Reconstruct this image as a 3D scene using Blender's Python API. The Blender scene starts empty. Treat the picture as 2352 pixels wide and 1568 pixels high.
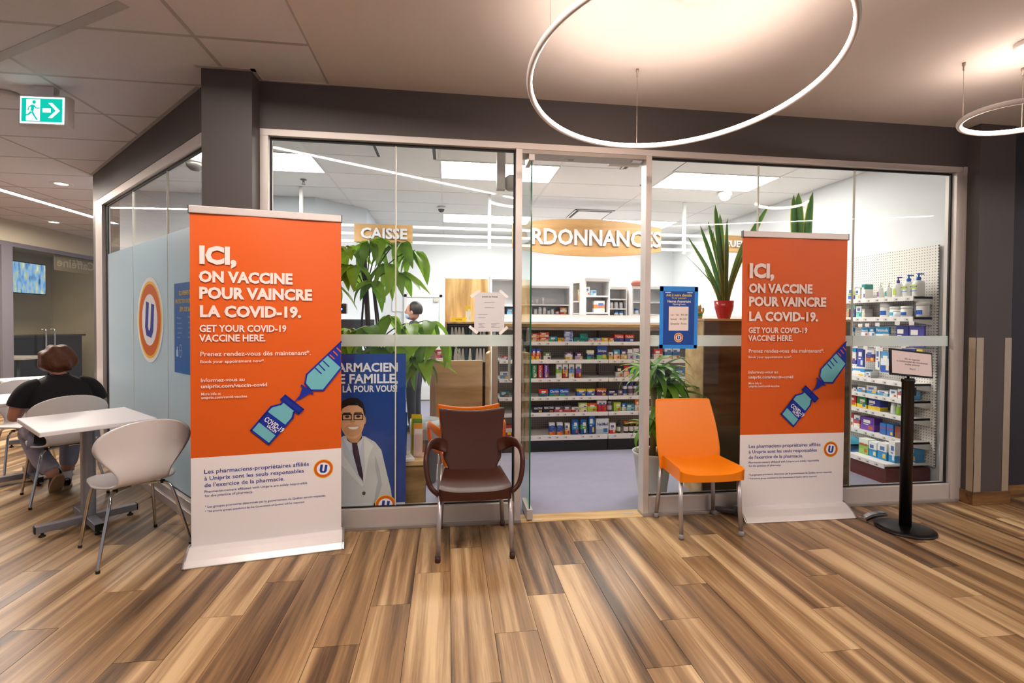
import bpy, bmesh, math, random
from mathutils import Vector, Matrix, Euler
SC = bpy.context.scene
COL = SC.collection
rnd = random.Random(7)
PI = math.pi
R = math.radians
# ---------------------------------------------------------------- camera
FPX = 1142.05
YAW, PITCH, ROLL = 0.135221, 0.0182127, 0.00609701
cam_d = bpy.data.cameras.new('camera')
cam = bpy.data.objects.new('camera', cam_d)
COL.objects.link(cam)
cam_d.sensor_width = 36.0
cam_d.lens = FPX / 2352 * 36.0
cam_d.shift_x = -8.687 / 2352
cam_d.shift_y = -23.63 / 2352
cam_d.clip_start = 0.05
cam_d.clip_end = 100
fw = Vector((math.sin(YAW) * math.cos(PITCH), math.cos(YAW) * math.cos(PITCH), -math.sin(PITCH)))
rt = Vector((math.cos(YAW), -math.sin(YAW), 0))
up = rt.cross(fw)
r2 = rt * math.cos(ROLL) + up * math.sin(ROLL)
u2 = -rt * math.sin(ROLL) + up * math.cos(ROLL)
cam.matrix_world = Matrix(((r2.x, u2.x, -fw.x, 0), (r2.y, u2.y, -fw.y, 0), (r2.z, u2.z, -fw.z, 1.42), (0, 0, 0, 1)))
SC.camera = cam
# ---------------------------------------------------------------- world, exposure
SC.view_settings.view_transform = 'Standard'
SC.view_settings.look = 'None'
SC.view_settings.gamma = 1
SC.view_settings.use_curve_mapping = False
SC.view_settings.exposure = 0.64
W = bpy.data.worlds.new('world')
SC.world = W
W.use_nodes = True
W.node_tree.nodes['Background'].inputs[0].default_value = (0.80, 0.79, 0.90, 1)
W.node_tree.nodes['Background'].inputs[1].default_value = 0.25
CY = SC.cycles
CY.max_bounces = 4; CY.diffuse_bounces = 2; CY.glossy_bounces = 2; CY.transmission_bounces = 4; CY.transparent_max_bounces = 16
CY.caustics_reflective = False; CY.caustics_refractive = False
CY.adaptive_threshold = 0.07; CY.adaptive_min_samples = 16
LUM_PANEL = 20.0       # pharmacy ceiling panels
LUM_RING = 50.0        # ring pendants
LUM_LINE = 170.0       # recessed linear lamps of the hall
# ---------------------------------------------------------------- materials
_M = {}
def lin(c):
    if isinstance(c, str):
        c = c.lstrip('#')
        c = [int(c[i:i + 2], 16) / 255 for i in (0, 2, 4)]
        return tuple((x / 12.92 if x <= .04045 else ((x + .055) / 1.055) ** 2.4) for x in c) + (1,)
    return tuple(c) + (1,)
def mat(name, col='#ffffff', rough=.5, metal=0., spec=.5, var=.04, vscale=30., bump=0., bscale=200., emit=0., coat=0., trans=0.):
    if name in _M:
        return _M[name]
    m = bpy.data.materials.new(name)
    m.use_nodes = True
    nt = m.node_tree
    b = nt.nodes['Principled BSDF']
    c = lin(col)
    b.inputs['Base Color'].default_value = c
    b.inputs['Roughness'].default_value = rough
    b.inputs['Metallic'].default_value = metal
    b.inputs['Specular IOR Level'].default_value = spec
    b.inputs['Coat Weight'].default_value = coat
    if emit:
        b.inputs['Emission Color'].default_value = c
        b.inputs['Emission Strength'].default_value = emit
    if var or bump:
        tc = nt.nodes.new('ShaderNodeTexCoord')
    if var:
        n = nt.nodes.new('ShaderNodeTexNoise'); n.inputs['Scale'].default_value = vscale; n.inputs['Detail'].default_value = 3
        nt.links.new(tc.outputs['Object'], n.inputs['Vector'])
        mx = nt.nodes.new('ShaderNodeMix'); mx.data_type = 'RGBA'
        mx.inputs['A'].default_value = tuple(x * (1 - var) for x in c[:3]) + (1,)
        mx.inputs['B'].default_value = tuple(min(1, x * (1 + var)) for x in c[:3]) + (1,)
        nt.links.new(n.outputs['Fac'], mx.inputs['Factor'])
        nt.links.new(mx.outputs['Result'], b.inputs['Base Color'])
    if bump:
        n2 = nt.nodes.new('ShaderNodeTexNoise'); n2.inputs['Scale'].default_value = bscale; n2.inputs['Detail'].default_value = 4
        nt.links.new(tc.outputs['Object'], n2.inputs['Vector'])
        bp = nt.nodes.new('ShaderNodeBump'); bp.inputs['Strength'].default_value = bump; bp.inputs['Distance'].default_value = .002
        nt.links.new(n2.outputs['Fac'], bp.inputs['Height'])
        nt.links.new(bp.outputs['Normal'], b.inputs['Normal'])
    _M[name] = m
    return m
def ink(col):
    """flat print ink of a colour"""
    return mat('ink_' + col.strip('#'), col, .55, var=0, spec=.3)
def plastic(col, rough=.4):
    return mat('plastic_%s_%d' % (col.strip('#'), rough * 100), col, rough, var=.02)
def emis(name, col, strength):
    if name in _M:
        return _M[name]
    m = bpy.data.materials.new(name); m.use_nodes = True
    nt = m.node_tree
    nt.nodes.remove(nt.nodes['Principled BSDF'])
    e = nt.nodes.new('ShaderNodeEmission'); e.inputs[0].default_value = lin(col); e.inputs[1].default_value = strength
    nt.links.new(e.outputs[0], nt.nodes['Material Output'].inputs[0])
    _M[name] = m
    return m
def glass_mat(name, tint=(.975, .99, .98), gloss=.7, f0=.028):
    if name in _M:
        return _M[name]
    m = bpy.data.materials.new(name); m.use_nodes = True
    nt = m.node_tree
    nt.nodes.remove(nt.nodes['Principled BSDF'])
    t = nt.nodes.new('ShaderNodeBsdfTransparent'); t.inputs[0].default_value = tint + (1,)
    g = nt.nodes.new('ShaderNodeBsdfGlossy'); g.inputs['Roughness'].default_value = .0
    lw = nt.nodes.new('ShaderNodeLayerWeight'); lw.inputs['Blend'].default_value = .5
    pw = nt.nodes.new('ShaderNodeMath'); pw.operation = 'POWER'; pw.inputs[1].default_value = 5
    ml = nt.nodes.new('ShaderNodeMath'); ml.operation = 'MULTIPLY_ADD'; ml.inputs[1].default_value = gloss * .9; ml.inputs[2].default_value = f0
    nt.links.new(lw.outputs['Facing'], pw.inputs[0]); nt.links.new(pw.outputs[0], ml.inputs[0])
    mx = nt.nodes.new('ShaderNodeMixShader')
    nt.links.new(ml.outputs[0], mx.inputs[0]); nt.links.new(t.outputs[0], mx.inputs[1]); nt.links.new(g.outputs[0], mx.inputs[2])
    nt.links.new(mx.outputs[0], nt.nodes['Material Output'].inputs[0])
    _M[name] = m
    return m
def film_mat(name, col, solid=.85, rough=.4, transl=.5):
    """frosted film: diffuse + translucent + a little see-through"""
    if name in _M:
        return _M[name]
    m = bpy.data.materials.new(name); m.use_nodes = True
    nt = m.node_tree
    b = nt.nodes['Principled BSDF']; b.inputs['Base Color'].default_value = lin(col); b.inputs['Roughness'].default_value = rough
    tl = nt.nodes.new('ShaderNodeBsdfTranslucent'); tl.inputs[0].default_value = lin(col)
    t = nt.nodes.new('ShaderNodeBsdfTransparent')
    m1 = nt.nodes.new('ShaderNodeMixShader'); m1.inputs[0].default_value = transl
    m2 = nt.nodes.new('ShaderNodeMixShader'); m2.inputs[0].default_value = solid
    nt.links.new(b.outputs[0], m1.inputs[1]); nt.links.new(tl.outputs[0], m1.inputs[2])
    nt.links.new(t.outputs[0], m2.inputs[1]); nt.links.new(m1.outputs[0], m2.inputs[2])
    nt.links.new(m2.outputs[0], nt.nodes['Material Output'].inputs[0])
    _M[name] = m
    return m
def wood_mat(name, c0, c1, c2, axis='X', scale=1., rough=.45, rand=False, bands=3.2):
    """wood print: grain streaks along one object axis; per-object shift"""
    if name in _M:
        return _M[name]
    m = bpy.data.materials.new(name); m.use_nodes = True
    nt = m.node_tree; L = nt.links.new
    b = nt.nodes['Principled BSDF']; b.inputs['Roughness'].default_value = rough
    tc = nt.nodes.new('ShaderNodeTexCoord')
    oi = nt.nodes.new('ShaderNodeObjectInfo')
    mp = nt.nodes.new('ShaderNodeMapping')
    sc = {'X': (.45, 4, 4), 'Y': (4, .12, 4), 'Z': (4, 4, .45)}[axis]
    mp.inputs['Scale'].default_value = tuple(s * scale for s in sc)
    if rand:
        cb = nt.nodes.new('ShaderNodeCombineXYZ')
        mm = nt.nodes.new('ShaderNodeMath'); mm.operation = 'MULTIPLY'; mm.inputs[1].default_value = 137.
        L(oi.outputs['Random'], mm.inputs[0])
        for i in range(3): L(mm.outputs[0], cb.inputs[i])
        L(cb.outputs[0], mp.inputs['Location'])
    L(tc.outputs['Object'], mp.inputs['Vector'])
    n1 = nt.nodes.new('ShaderNodeTexNoise'); n1.inputs['Scale'].default_value = bands; n1.inputs['Detail'].default_value = 2.5; n1.inputs['Roughness'].default_value = .45; n1.inputs['Distortion'].default_value = .35
    L(mp.outputs[0], n1.inputs['Vector'])
    n2 = nt.nodes.new('ShaderNodeTexNoise'); n2.inputs['Scale'].default_value = 30; n2.inputs['Detail'].default_value = 5; n2.inputs['Roughness'].default_value = .65
    L(mp.outputs[0], n2.inputs['Vector'])
    mx = nt.nodes.new('ShaderNodeMath'); mx.operation = 'MULTIPLY_ADD'; mx.inputs[1].default_value = .30
    L(n2.outputs['Fac'], mx.inputs[0])
    sb = nt.nodes.new('ShaderNodeMath'); sb.operation = 'MULTIPLY_ADD'; sb.inputs[1].default_value = 1.0; sb.inputs[2].default_value = -.15
    L(n1.outputs['Fac'], sb.inputs[0]); L(sb.outputs[0], mx.inputs[2])
    last = mx.outputs[0]
    if rand:
        ad = nt.nodes.new('ShaderNodeMath'); ad.operation = 'MULTIPLY_ADD'; ad.inputs[1].default_value = .16; ad.inputs[2].default_value = -.08
        L(oi.outputs['Random'], ad.inputs[0])
        a2 = nt.nodes.new('ShaderNodeMath'); a2.operation = 'ADD'; L(ad.outputs[0], a2.inputs[0]); L(last, a2.inputs[1]); last = a2.outputs[0]
    cr = nt.nodes.new('ShaderNodeValToRGB')
    e = cr.color_ramp.elements
    e[0].position = .30; e[0].color = lin(c0)
    e[1].position = .70; e[1].color = lin(c2)
    q = e.new(.5); q.color = lin(c1)
    L(last, cr.inputs[0]); L(cr.outputs[0], b.inputs['Base Color'])
    bp = nt.nodes.new('ShaderNodeBump'); bp.inputs['Strength'].default_value = .12; bp.inputs['Distance'].default_value = .001
    L(n2.outputs['Fac'], bp.inputs['Height']); L(bp.outputs['Normal'], b.inputs['Normal'])
    _M[name] = m
    return m
# ---------------------------------------------------------------- object helpers
def link(name, me, parent=None, loc=(0, 0, 0), rot=(0, 0, 0)):
    o = bpy.data.objects.new(name, me)
    COL.objects.link(o)
    o.location = loc; o.rotation_euler = rot
    if parent is not None: o.parent = parent
    return o
def tag(o, label, cat, group=None, kind=None):
    o['label'] = label
    if cat: o['category'] = cat
    if group: o['group'] = group
    if kind: o['kind'] = kind
    return o
def structure(o):
    o['kind'] = 'structure'
    return o
def thing(name, label, cat, loc=(0, 0, 0), rz=0., group=None):
    o = link(name, None, None, loc, (0, 0, rz))
    o.empty_display_size = .05
    return tag(o, label, cat, group)
class MB:
    """mesh builder: collects faces with material slots"""
    def __init__(s): s.v = []; s.f = []; s.mi = []; s.mats = []; s.sm = []
    def slot(s, m):
        if m not in s.mats: s.mats.append(m)
        return s.mats.index(m)
    def add(s, vs, fs, m=None, smooth=False):
        k = len(s.v); s.v += [tuple(v) for v in vs]
        i = s.slot(m) if m else 0
        for f in fs: s.f.append([k + j for j in f]); s.mi.append(i); s.sm.append(smooth)
        return s
    def box(s, x0, x1, y0, y1, z0, z1, m=None, mtx=None):
        vs = [Vector((x, y, z)) for z in (z0, z1) for y in (y0, y1) for x in (x0, x1)]
        if mtx: vs = [mtx @ v for v in vs]
        return s.add(vs, [(0, 2, 3, 1), (4, 5, 7, 6), (0, 1, 5, 4), (2, 6, 7, 3), (0, 4, 6, 2), (1, 3, 7, 5)], m)
    def prism(s, pts, z0, z1, m=None, mtx=None, smooth=False):
        n = len(pts)
        vs = [Vector((p[0], p[1], z)) for z in (z0, z1) for p in pts]
        if mtx: vs = [mtx @ v for v in vs]
        s.add(vs, [tuple(range(n - 1, -1, -1)), tuple(range(n, 2 * n))], m)
        k = len(s.v) - 2 * n; i = s.slot(m) if m else 0
        for a in range(n):
            b = (a + 1) % n
            s.f.append([k + a, k + b, k + n + b, k + n + a]); s.mi.append(i); s.sm.append(smooth)
        return s
    def poly(s, pts, m=None): return s.add(pts, [tuple(range(len(pts)))], m)
    def lathe(s, prof, n=16, m=None, mtx=None, cap=True, sx=1., sy=1.):
        vs = []
        for r, z in prof:
            for a in range(n):
                t = 2 * PI * a / n
                v = Vector((r * math.cos(t) * sx, r * math.sin(t) * sy, z))
                vs.append(mtx @ v if mtx else v)
        fs = []
        for k in range(len(prof) - 1):
            for a in range(n):
                b = (a + 1) % n
                fs.append((k * n + a, k * n + b, (k + 1) * n + b, (k + 1) * n + a))
        s.add(vs, fs, m, True)
        k0 = len(s.v) - len(vs); i = s.slot(m) if m else 0
        if cap:
            for ring, rev in ((0, True), (len(prof) - 1, False)):
                if prof[ring][0] > 1e-6:
                    q = [k0 + ring * n + a for a in range(n)]
                    s.f.append(q[::-1] if rev else q); s.mi.append(i); s.sm.append(False)
        return s
    def tube(s, pts, r, n=8, m=None, closed=False, mtx=None, flat=1.):
        P = [Vector(p) for p in pts]
        N = len(P); vs = []
        prev = None
        for i, p in enumerate(P):
            a = P[i - 1] if (i > 0 or closed) else p
            b = P[(i + 1) % N] if (i < N - 1 or closed) else p
            t = (b - a).normalized()
            if prev is None:
                u = t.cross(Vector((0, 0, 1)))
                if u.length < 1e-3: u = t.cross(Vector((1, 0, 0)))
                u.normalize()
            else:
                u = (prev - t * prev.dot(t)).normalized()
            prev = u
            w = t.cross(u)
            rr = r[i] if isinstance(r, (list, tuple)) else r
            for k in range(n):
                q = 2 * PI * k / n
                v = p + u * math.cos(q) * rr + w * math.sin(q) * rr * flat
                vs.append(mtx @ v if mtx else v)
        fs = []
        for i in range(N if closed else N - 1):
            j = (i + 1) % N
            for k in range(n):
                l = (k + 1) % n
                fs.append((i * n + k, i * n + l, j * n + l, j * n + k))
        s.add(vs, fs, m, True)
        if not closed:
            k0 = len(s.v) - len(vs); i = s.slot(m) if m else 0
            s.f.append([k0 + k for k in range(n)][::-1]); s.mi.append(i); s.sm.append(False)
            s.f.append([k0 + (N - 1) * n + k for k in range(n)]); s.mi.append(i); s.sm.append(False)
        return s
    def grid(s, fn, nu, nv, m=None, smooth=True):
        vs = [fn(i / nu, j / nv) for j in range(nv + 1) for i in range(nu + 1)]
        fs = [(j * (nu + 1) + i, j * (nu + 1) + i + 1, (j + 1) * (nu + 1) + i + 1, (j + 1) * (nu + 1) + i) for j in range(nv) for i in range(nu)]
        return s.add(vs, fs, m, smooth)
    def mesh(s, name, m=None):
        me = bpy.data.meshes.new(name)
        me.from_pydata([tuple(v) for v in s.v], [], s.f)
        ms = s.mats if s.mats else [m]
        if m and s.mats and m not in s.mats: pass
        for q in ms: me.materials.append(q)
        me.polygons.foreach_set('material_index', s.mi)
        me.polygons.foreach_set('use_smooth', s.sm)
        me.update()
        return me
    def build(s, name, m=None, parent=None, loc=(0, 0, 0), rot=(0, 0, 0), bev=0., seg=2, sub=0, solid=0.):
        o = link(name, s.mesh(name, m), parent, loc, rot)
        if solid:
            q = o.modifiers.new('solid', 'SOLIDIFY'); q.thickness = solid; q.offset = 0
        if bev:
            q = o.modifiers.new('bevel', 'BEVEL'); q.width = bev; q.segments = seg; q.limit_method = 'ANGLE'; q.angle_limit = R(40)
        if sub:
            q = o.modifiers.new('sub', 'SUBSURF'); q.levels = sub; q.render_levels = sub
        return o
def boxo(name, x0, x1, y0, y1, z0, z1, m, parent=None, bev=0., loc=(0, 0, 0), rot=(0, 0, 0)):
    return MB().box(x0, x1, y0, y1, z0, z1, m).build(name, m, parent, loc, rot, bev=bev)
def copy_tree(o, parent=None):
    c = o.copy(); COL.objects.link(c); c.parent = parent
    for ch in o.children: copy_tree(ch, c)
    return c
_FC = {}
def text(name, s, size, m, parent=None, loc=(0, 0, 0), rot=(PI / 2, 0, 0), bold=0., xs=1., align='LEFT', extr=0., shear=0., space=1., res=2, line=1.):
    key = (s, size, bold, xs, align, extr, shear, space, res, m.name)
    me = _FC.get(key)
    if me is None:
        cu = bpy.data.curves.new('txt', 'FONT')
        cu.body = s; cu.size = size; cu.align_x = align; cu.offset = bold * size; cu.extrude = extr
        cu.resolution_u = res; cu.shear = shear; cu.space_character = space; cu.space_line = line; cu.fill_mode = 'BOTH' if extr else 'FRONT'
        t = bpy.data.objects.new('txt', cu)
        me = bpy.data.meshes.new_from_object(t)
        me.name = 'lettering'
        for v in me.vertices: v.co.x *= xs
        me.materials.clear(); me.materials.append(m)
        bpy.data.objects.remove(t); bpy.data.curves.remove(cu)
        _FC[key] = me
    return link(name, me, parent, loc, rot)
def text_width(s, size, bold=0., xs=1., space=1.):
    cu = bpy.data.curves.new('txt', 'FONT'); cu.body = s; cu.size = size; cu.space_character = space
    t = bpy.data.objects.new('txt', cu); me = bpy.data.meshes.new_from_object(t)
    w = max((v.co.x for v in me.vertices), default=0) - min((v.co.x for v in me.vertices), default=0)
    bpy.data.objects.remove(t); bpy.data.curves.remove(cu); bpy.data.meshes.remove(me)
    return w * xs
def textfit(name, s, size, width, m, parent, loc, rot=(PI / 2, 0, 0), bold=.02, align='LEFT', extr=0., shear=0.):
    """text of a given letter size squeezed to a given width"""
    w = text_width(s, size)
    return text(name, s, size, m, parent, loc, rot, bold, width / max(w, 1e-6), align, extr, shear)
# ================================================================ STRUCTURE
ZC = 2.985           # hall ceiling
ZI = 3.01            # pharmacy ceiling
YS = 3.47            # storefront face
DARK = mat('dark_paint', '#4e4745', .5, var=.05, vscale=3, spec=.5)
ALU = mat('aluminium', '#cfc6c0', .42, metal=.35, var=.03, vscale=8)
ALU2 = mat('aluminium_dark', '#a49a92', .45, metal=.35, var=.03, vscale=8)
BLACKG = mat('black_gasket', '#0c0c0d', .6)
WHITEW = mat('white_wall_paint', '#eef0f2', .7, var=.01)
CREAM = mat('cream_wall_paint', '#d8cfb8', .7, var=.02)
GLASS = glass_mat('clear_glass')
# ---- floor of planks
PL = wood_mat('wood_look_tile', '#4b3622', '#91704b', '#c9aa80', 'Y', 1.0, .38, True)
GROUT = mat('grout', '#6b5a48', .8)
fl = structure(MB().box(-9.5, 9, -4, 12, -.06, -.006, GROUT).build('floor', GROUT))
def left_wall_side(x, y):
    # > 0 on the hall side of the slanted left shopfront
    return (x + 1.65) * -.737 + (y - 3.625) * -.676
pk = MB().box(0, .1962, 0, 1.1875, -.006, 0, PL)
pm = pk.mesh('plank', PL)
PITCHX = .1985
JY = [3.118, 2.235, 2.528, 2.828]
np_ = 0
for k in range(-36, 27):
    x = .018 + PITCHX * k
    j = JY[k % 4]
    for n in range(-5, 8):
        y0 = j + 1.19 * n; y1 = y0 + 1.19
        xc = x + .1
        if y1 < 1.25: continue
        # visible part of the hall floor only
        ylim = 3.47 if xc > -1.45 else (12 if xc < -3.9 else 3.64 + (-1.65 - xc) * 1.09)
        if xc > 4.1: ylim = 3.55
        if y0 > ylim - .02: continue
        if xc < -2.4 - (y1 - 1.25) * .92: continue          # left of the view
        if xc > 2.1 + (y1 - 1.25) * 1.35: continue          # right of the view
        if y0 > 9.5: continue
        o = link('plank', pm, fl, (x, y0, 0))
        if y1 > ylim:
            o.scale = (1, max(.05, (ylim + .05 - y0)) / 1.19, 1)
        np_ += 1
# ---- pharmacy floor
VINYL = mat('blue_grey_vinyl', '#8a899b', .45, var=.10, vscale=9, bump=.05)
MB().prism([(-1.2, 3.56), (4.32, 3.56), (4.32, 9), (-4.2, 9), (-4.2, 6.2), (-3.7, 6.0)], -.005, .002, VINYL).build('floor_pharmacy', VINYL)['kind'] = 'structure'
TH = wood_mat('threshold_wood', '#a98555', '#c9a674', '#dcc093', 'X', 1.0, .4)
structure(MB().box(.505, 1.43, 3.458, 3.60, -.004, .0035, TH).build('trim_1', TH, bev=.002))
boxo('latch_plate', 1.30, 1.37, 3.52, 3.545, .0035, .0055, ALU, bpy.data.objects['trim_1'])
boxo('pivot_plate', .60, .67, 3.475, 3.492, .0035, .0055, ALU, bpy.data.objects['trim_1'])
# ---- hall ceiling: smooth board right, tiles left
GYP = mat('ceiling_board_paint', '#e4dbd5', .75, var=.02, vscale=2)
TILE = mat('ceiling_tile_face', '#e6e2e6', .85, var=.05, vscale=120, bump=.25, bscale=260)
TBAR = mat('ceiling_grid_metal', '#b9b4b4', .5, var=.02)
LWC = [(-1.50, 3.62), (-1.66, 3.64), (-3.84, 6.01), (-3.84, 12)]     # ceiling edge along the slanted shop wall
ce = structure(MB().box(-.785, 9, -4, 3.62, ZC, ZC + .05, GYP).prism([(-10, -4), (-.785, -4), (-.785, 3.62)] + LWC + [(-10, 12)], ZC + .02, ZC + .06, GYP).build('ceiling', GYP))
def clip_poly(P, keep):
    """part of a polygon where keep(x, y) >= 0 (half plane)"""
    out = []
    for i in range(len(P)):
        p, q = P[i], P[(i + 1) % len(P)]; a, b = keep(*p), keep(*q)
        if a >= 0: out.append(p)
        if (a >= 0) != (b >= 0):
            t = a / (a - b); out.append((p[0] + (q[0] - p[0]) * t, p[1] + (q[1] - p[1]) * t))
    return out
tmx = {}
def tile_mesh(w, d):
    key = (round(w, 3), round(d, 3))
    if key not in tmx:
        tmx[key] = MB().box(.010, w - .010, .010, d - .010, ZC + .0012, ZC + .02, TILE).mesh('ceiling_tile', TILE)
    return tmx[key]
XL = [-.785, -1.395] + [-1.395 - 1.215 * k for k in range(1, 8)]
YL = [2.99 + .6125 * k for k in range(-9, 15)]
wall_keep = lambda x, y: left_wall_side(x, y) - .002
for a in range(len(XL) - 1):
    x1, x0 = XL[a], XL[a + 1]
    for y0 in YL[:-1]:
        xm, ym = (x0 + x1) / 2, y0 + .3
        if xm < -3 - max(0, ym - 1.5) * 1.05 and ym < 8: continue
        if ym < .9: continue
        R4 = [(x0 + .01, y0 + .01), (x1 - .01, y0 + .01), (x1 - .01, y0 + .6025), (x0 + .01, y0 + .6025)]
        if x1 > -1.0: R4 = clip_poly(R4, lambda x, y: 3.468 - y)
        elif y0 + .6 < 3.4: pass
        elif x0 < -3.9: R4 = R4 if all(p[0] < -3.82 or wall_keep(*p) > 0 for p in R4) else clip_poly(R4, lambda x, y: -3.82 - x if y > 5.9 else 1)
        else: R4 = clip_poly(R4, wall_keep)
        if len(R4) < 3: continue
        if len(R4) == 4 and abs(R4[2][1] - y0 - .6025) < 1e-6 and abs(R4[1][0] - x1 + .01) < 1e-6 and abs(R4[3][0] - x0 - .01) < 1e-6:
            link('ceiling_tile', tile_mesh(x1 - x0, .6125), ce, (x0, y0, 0))
        else:
            MB().prism(R4, ZC + .0012, ZC + .02, TILE).build('ceiling_tile', TILE, ce)
g = MB()
for x in XL:
    ye = 3.468 if x > -1.6 else (3.625 + (-1.65 - x) * 1.09 if x > -3.85 else 11)
    g.box(x - .012, x + .012, .9, ye, ZC + .0006, ZC + .006, TBAR)
for y in YL:
    xe = XL[0] if y < 3.47 else (-1.65 - (y - 3.625) / 1.09 if y < 6.0 else -3.85)
    g.box(XL[-1], xe, y - .012, y + .012, ZC + .0007, ZC + .0055, TBAR)
# edge moulding along the slanted wall
g.prism([(-1.66 - .02, 3.635 - .018), (-3.84 - .02, 6.01 - .018), (-3.84, 6.01), (-1.66, 3.635)], ZC + .0002, ZC + .006, TBAR)
g.build('ceiling_grid', TBAR, ce)
# slanted strip crossing the tiles
def slant(p, q, w, z0, z1, m):
    p, q = Vector(p), Vector(q); d = (q - p).normalized(); n = Vector((-d.y, d.x)) * w / 2
    return MB().prism([p - n, q - n, q + n, p + n], z0, z1, m)
slant((-3.40, 3.85), (-1.60, 2.735), .055, ZC - .0008, ZC + .004, TBAR).build('ceiling_strip', TBAR, ce)
# ---- storefront header, left column, right pillar
hd = structure(MB().box(-1.226, 4.26, YS, YS + .14, 2.674, ZC + .03, DARK).build('wall_front', DARK))
structure(MB().box(-1.523, -1.226, 3.343, 3.72, 0, ZC + .03, DARK).build('trim_2', DARK, bev=.003))
EDG = mat('white_edge_trim', '#bdb6b2', .5)
structure(MB().box(-1.55, -1.20, 3.315, 3.345, ZC - .004, ZC + .004, EDG).box(-1.226, -1.20, 3.315, 3.47, ZC - .004, ZC + .004, EDG).box(-1.2, -.785, 3.452, 3.472, ZC - .004, ZC + .004, EDG).build('trim_3', EDG))
# slanted left wall (above the left window) and its return
LWd = Vector((-.676, .737)); LWn = Vector((-.737, -.676))   # along wall, towards the hall
LWp = Vector((-1.65, 3.625))
def LW(s, off=0.):
    q = LWp + LWd * s + LWn * off
    return (q.x, q.y)
def lw_box(mb, s0, s1, o0, o1, z0, z1, m):
    return mb.prism([LW(s0, o0), LW(s0, o1), LW(s1, o1), LW(s1, o0)], z0, z1, m)
m_ = MB(); lw_box(m_, -.15, 3.23, -.12, 0, 2.69, ZC + .02, DARK)
structure(m_.build('wall_left', DARK))
m_ = MB(); lw_box(m_, 3.06, 3.23, -.12, .0, 0, 2.69, DARK)
structure(m_.build('wall_left_end', DARK))
# right pillar with metal corner guards and wood-look base
structure(MB().box(4.10, 4.42, 3.372, 3.60, 0, ZC + .02, DARK).build('trim_4', DARK))
structure(MB().box(4.42, 9.0, 3.487, 3.6, 0, ZC + .02, mat('dark_blue_paint', '#2b2830', .5, var=.05, vscale=3)).build('wall_right', DARK))
WB = wood_mat('base_wood_tile', '#4a3018', '#7a5530', '#96703f', 'X', 1.3, .4)
def base_tile(x0, x1, y0, y1, n):
    o = structure(MB().box(x0, x1, y0, y1, 0, .105, WB).build('baseboard_' + n, WB, bev=.003))
    return o
base_tile(4.088, 4.435, 3.36, 3.372, 'pillar')
base_tile(4.088, 4.100, 3.372, 3.47, 'pillar_side')
base_tile(4.435, 6.5, 3.474, 3.487, 'right')
BR = mat('brushed_steel', '#c6b5a0', .38, metal=.55, var=.08, vscale=14)
for n, (x0, x1, y0, y1) in enumerate([(4.097, 4.165, 3.367, 3.44), (4.36, 4.424, 3.367, 3.44)]):
    q = MB()
    if n == 0: q.box(x0, x1, 3.3685, 3.3715, .105, 1.32, BR).box(x0, x0 + .003, 3.3685, 3.425, .105, 1.32, BR)
    else: q.box(x0, x1, 3.3685, 3.3715, .105, 1.32, BR).box(x1 - .003, x1, 3.3685, 3.425, .105, 1.32, BR)
    tag(q.build('corner_guard', BR), ['brushed metal corner guard on the pillar edge beside the shopfront', 'brushed metal corner guard on the pillar edge beside the dark wall'][n], 'corner guard', 'pillar corner guards')
# ---- storefront frame
def frame_box(n, *b):
    return structure(MB().box(*b, ALU).build('trim_%d' % n, ALU, bev=.002))
frame_box(10, -1.225, 4.06, YS - .004, YS + .09, 2.632, 2.676)          # head
frame_box(11, -1.225, -1.172, YS - .004, YS + .09, 0, 2.632)            # left jamb
frame_box(12, .467, .512, YS - .004, YS + .09, .012, 2.632)             # door post
frame_box(13, 1.420, 1.463, YS - .004, YS + .09, .012, 2.632)
frame_box(14, 4.006, 4.072, YS - .004, YS + .09, .012, 2.632)           # right jamb
structure(MB().box(4.070, 4.10, YS - .004, YS + .12, .012, 2.68, EDG).build('trim_15', EDG, bev=.002))
frame_box(16, -1.172, .467, YS + .005, YS + .09, .02, .138)           # sill rails
frame_box(17, 1.463, 4.006, YS + .005, YS + .09, .02, .138)
structure(MB().box(-1.225, .515, 3.452, YS + .09, .0, .022, ALU2).build('trim_18', ALU2, bev=.002))
structure(MB().box(1.418, 4.075, 3.452, YS + .09, .0, .022, ALU2).build('trim_19', ALU2, bev=.002))
# gaskets
def gasket(n, x0, x1):
    q = MB()
    q.box(x0, x1, YS + .035, YS + .05, .138, .146, BLACKG).box(x0, x1, YS + .035, YS + .05, 2.618, 2.632, BLACKG)
    q.box(x0, x0 + .008, YS + .035, YS + .05, .146, 2.618, BLACKG).box(x1 - .012, x1, YS + .035, YS + .05, .146, 2.618, BLACKG)
    return structure(q.build('trim_%d' % n, BLACKG))
gasket(20, -1.172, .467); gasket(21, 1.463, 4.006)
structure(MB().box(.512, 1.42, YS + .0, YS + .14, 2.605, 2.634, ALU2).build('trim_22', ALU2))   # door head underside
# ---- glass of the shopfront
FROST = film_mat('frosted_film', '#dfe6e2', .62, .5, .5)
def pane(wn, x0, x1):
    o = boxo('pane', x0 + .002, x1 - .002, YS + .038, YS + .048, .14, 2.625, GLASS, wn)
    boxo('frosted_band', x0 + .002, x1 - .002, YS + .0335, YS + .037, 1.248, 1.330, FROST, wn)
    return o
w1 = structure(link('window_1', None)); w2 = structure(link('window_2', None))
JOINT = mat('pale_silicone', '#c9c6b4', .4)
for a, b in [(-1.166, -.359), (-.359, .461)]: pane(w1, a, b)
for a, b in [(1.469, 2.328), (2.328, 3.139), (3.139, 3.998)]: pane(w2, a, b)
boxo('glass_joint', -.363, -.355, YS + .036, YS + .050, .14, 2.625, JOINT, w1)
for x in (2.328, 3.139): boxo('glass_joint', x - .004, x + .004, YS + .036, YS + .050, .14, 2.625, JOINT, w2)
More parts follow.
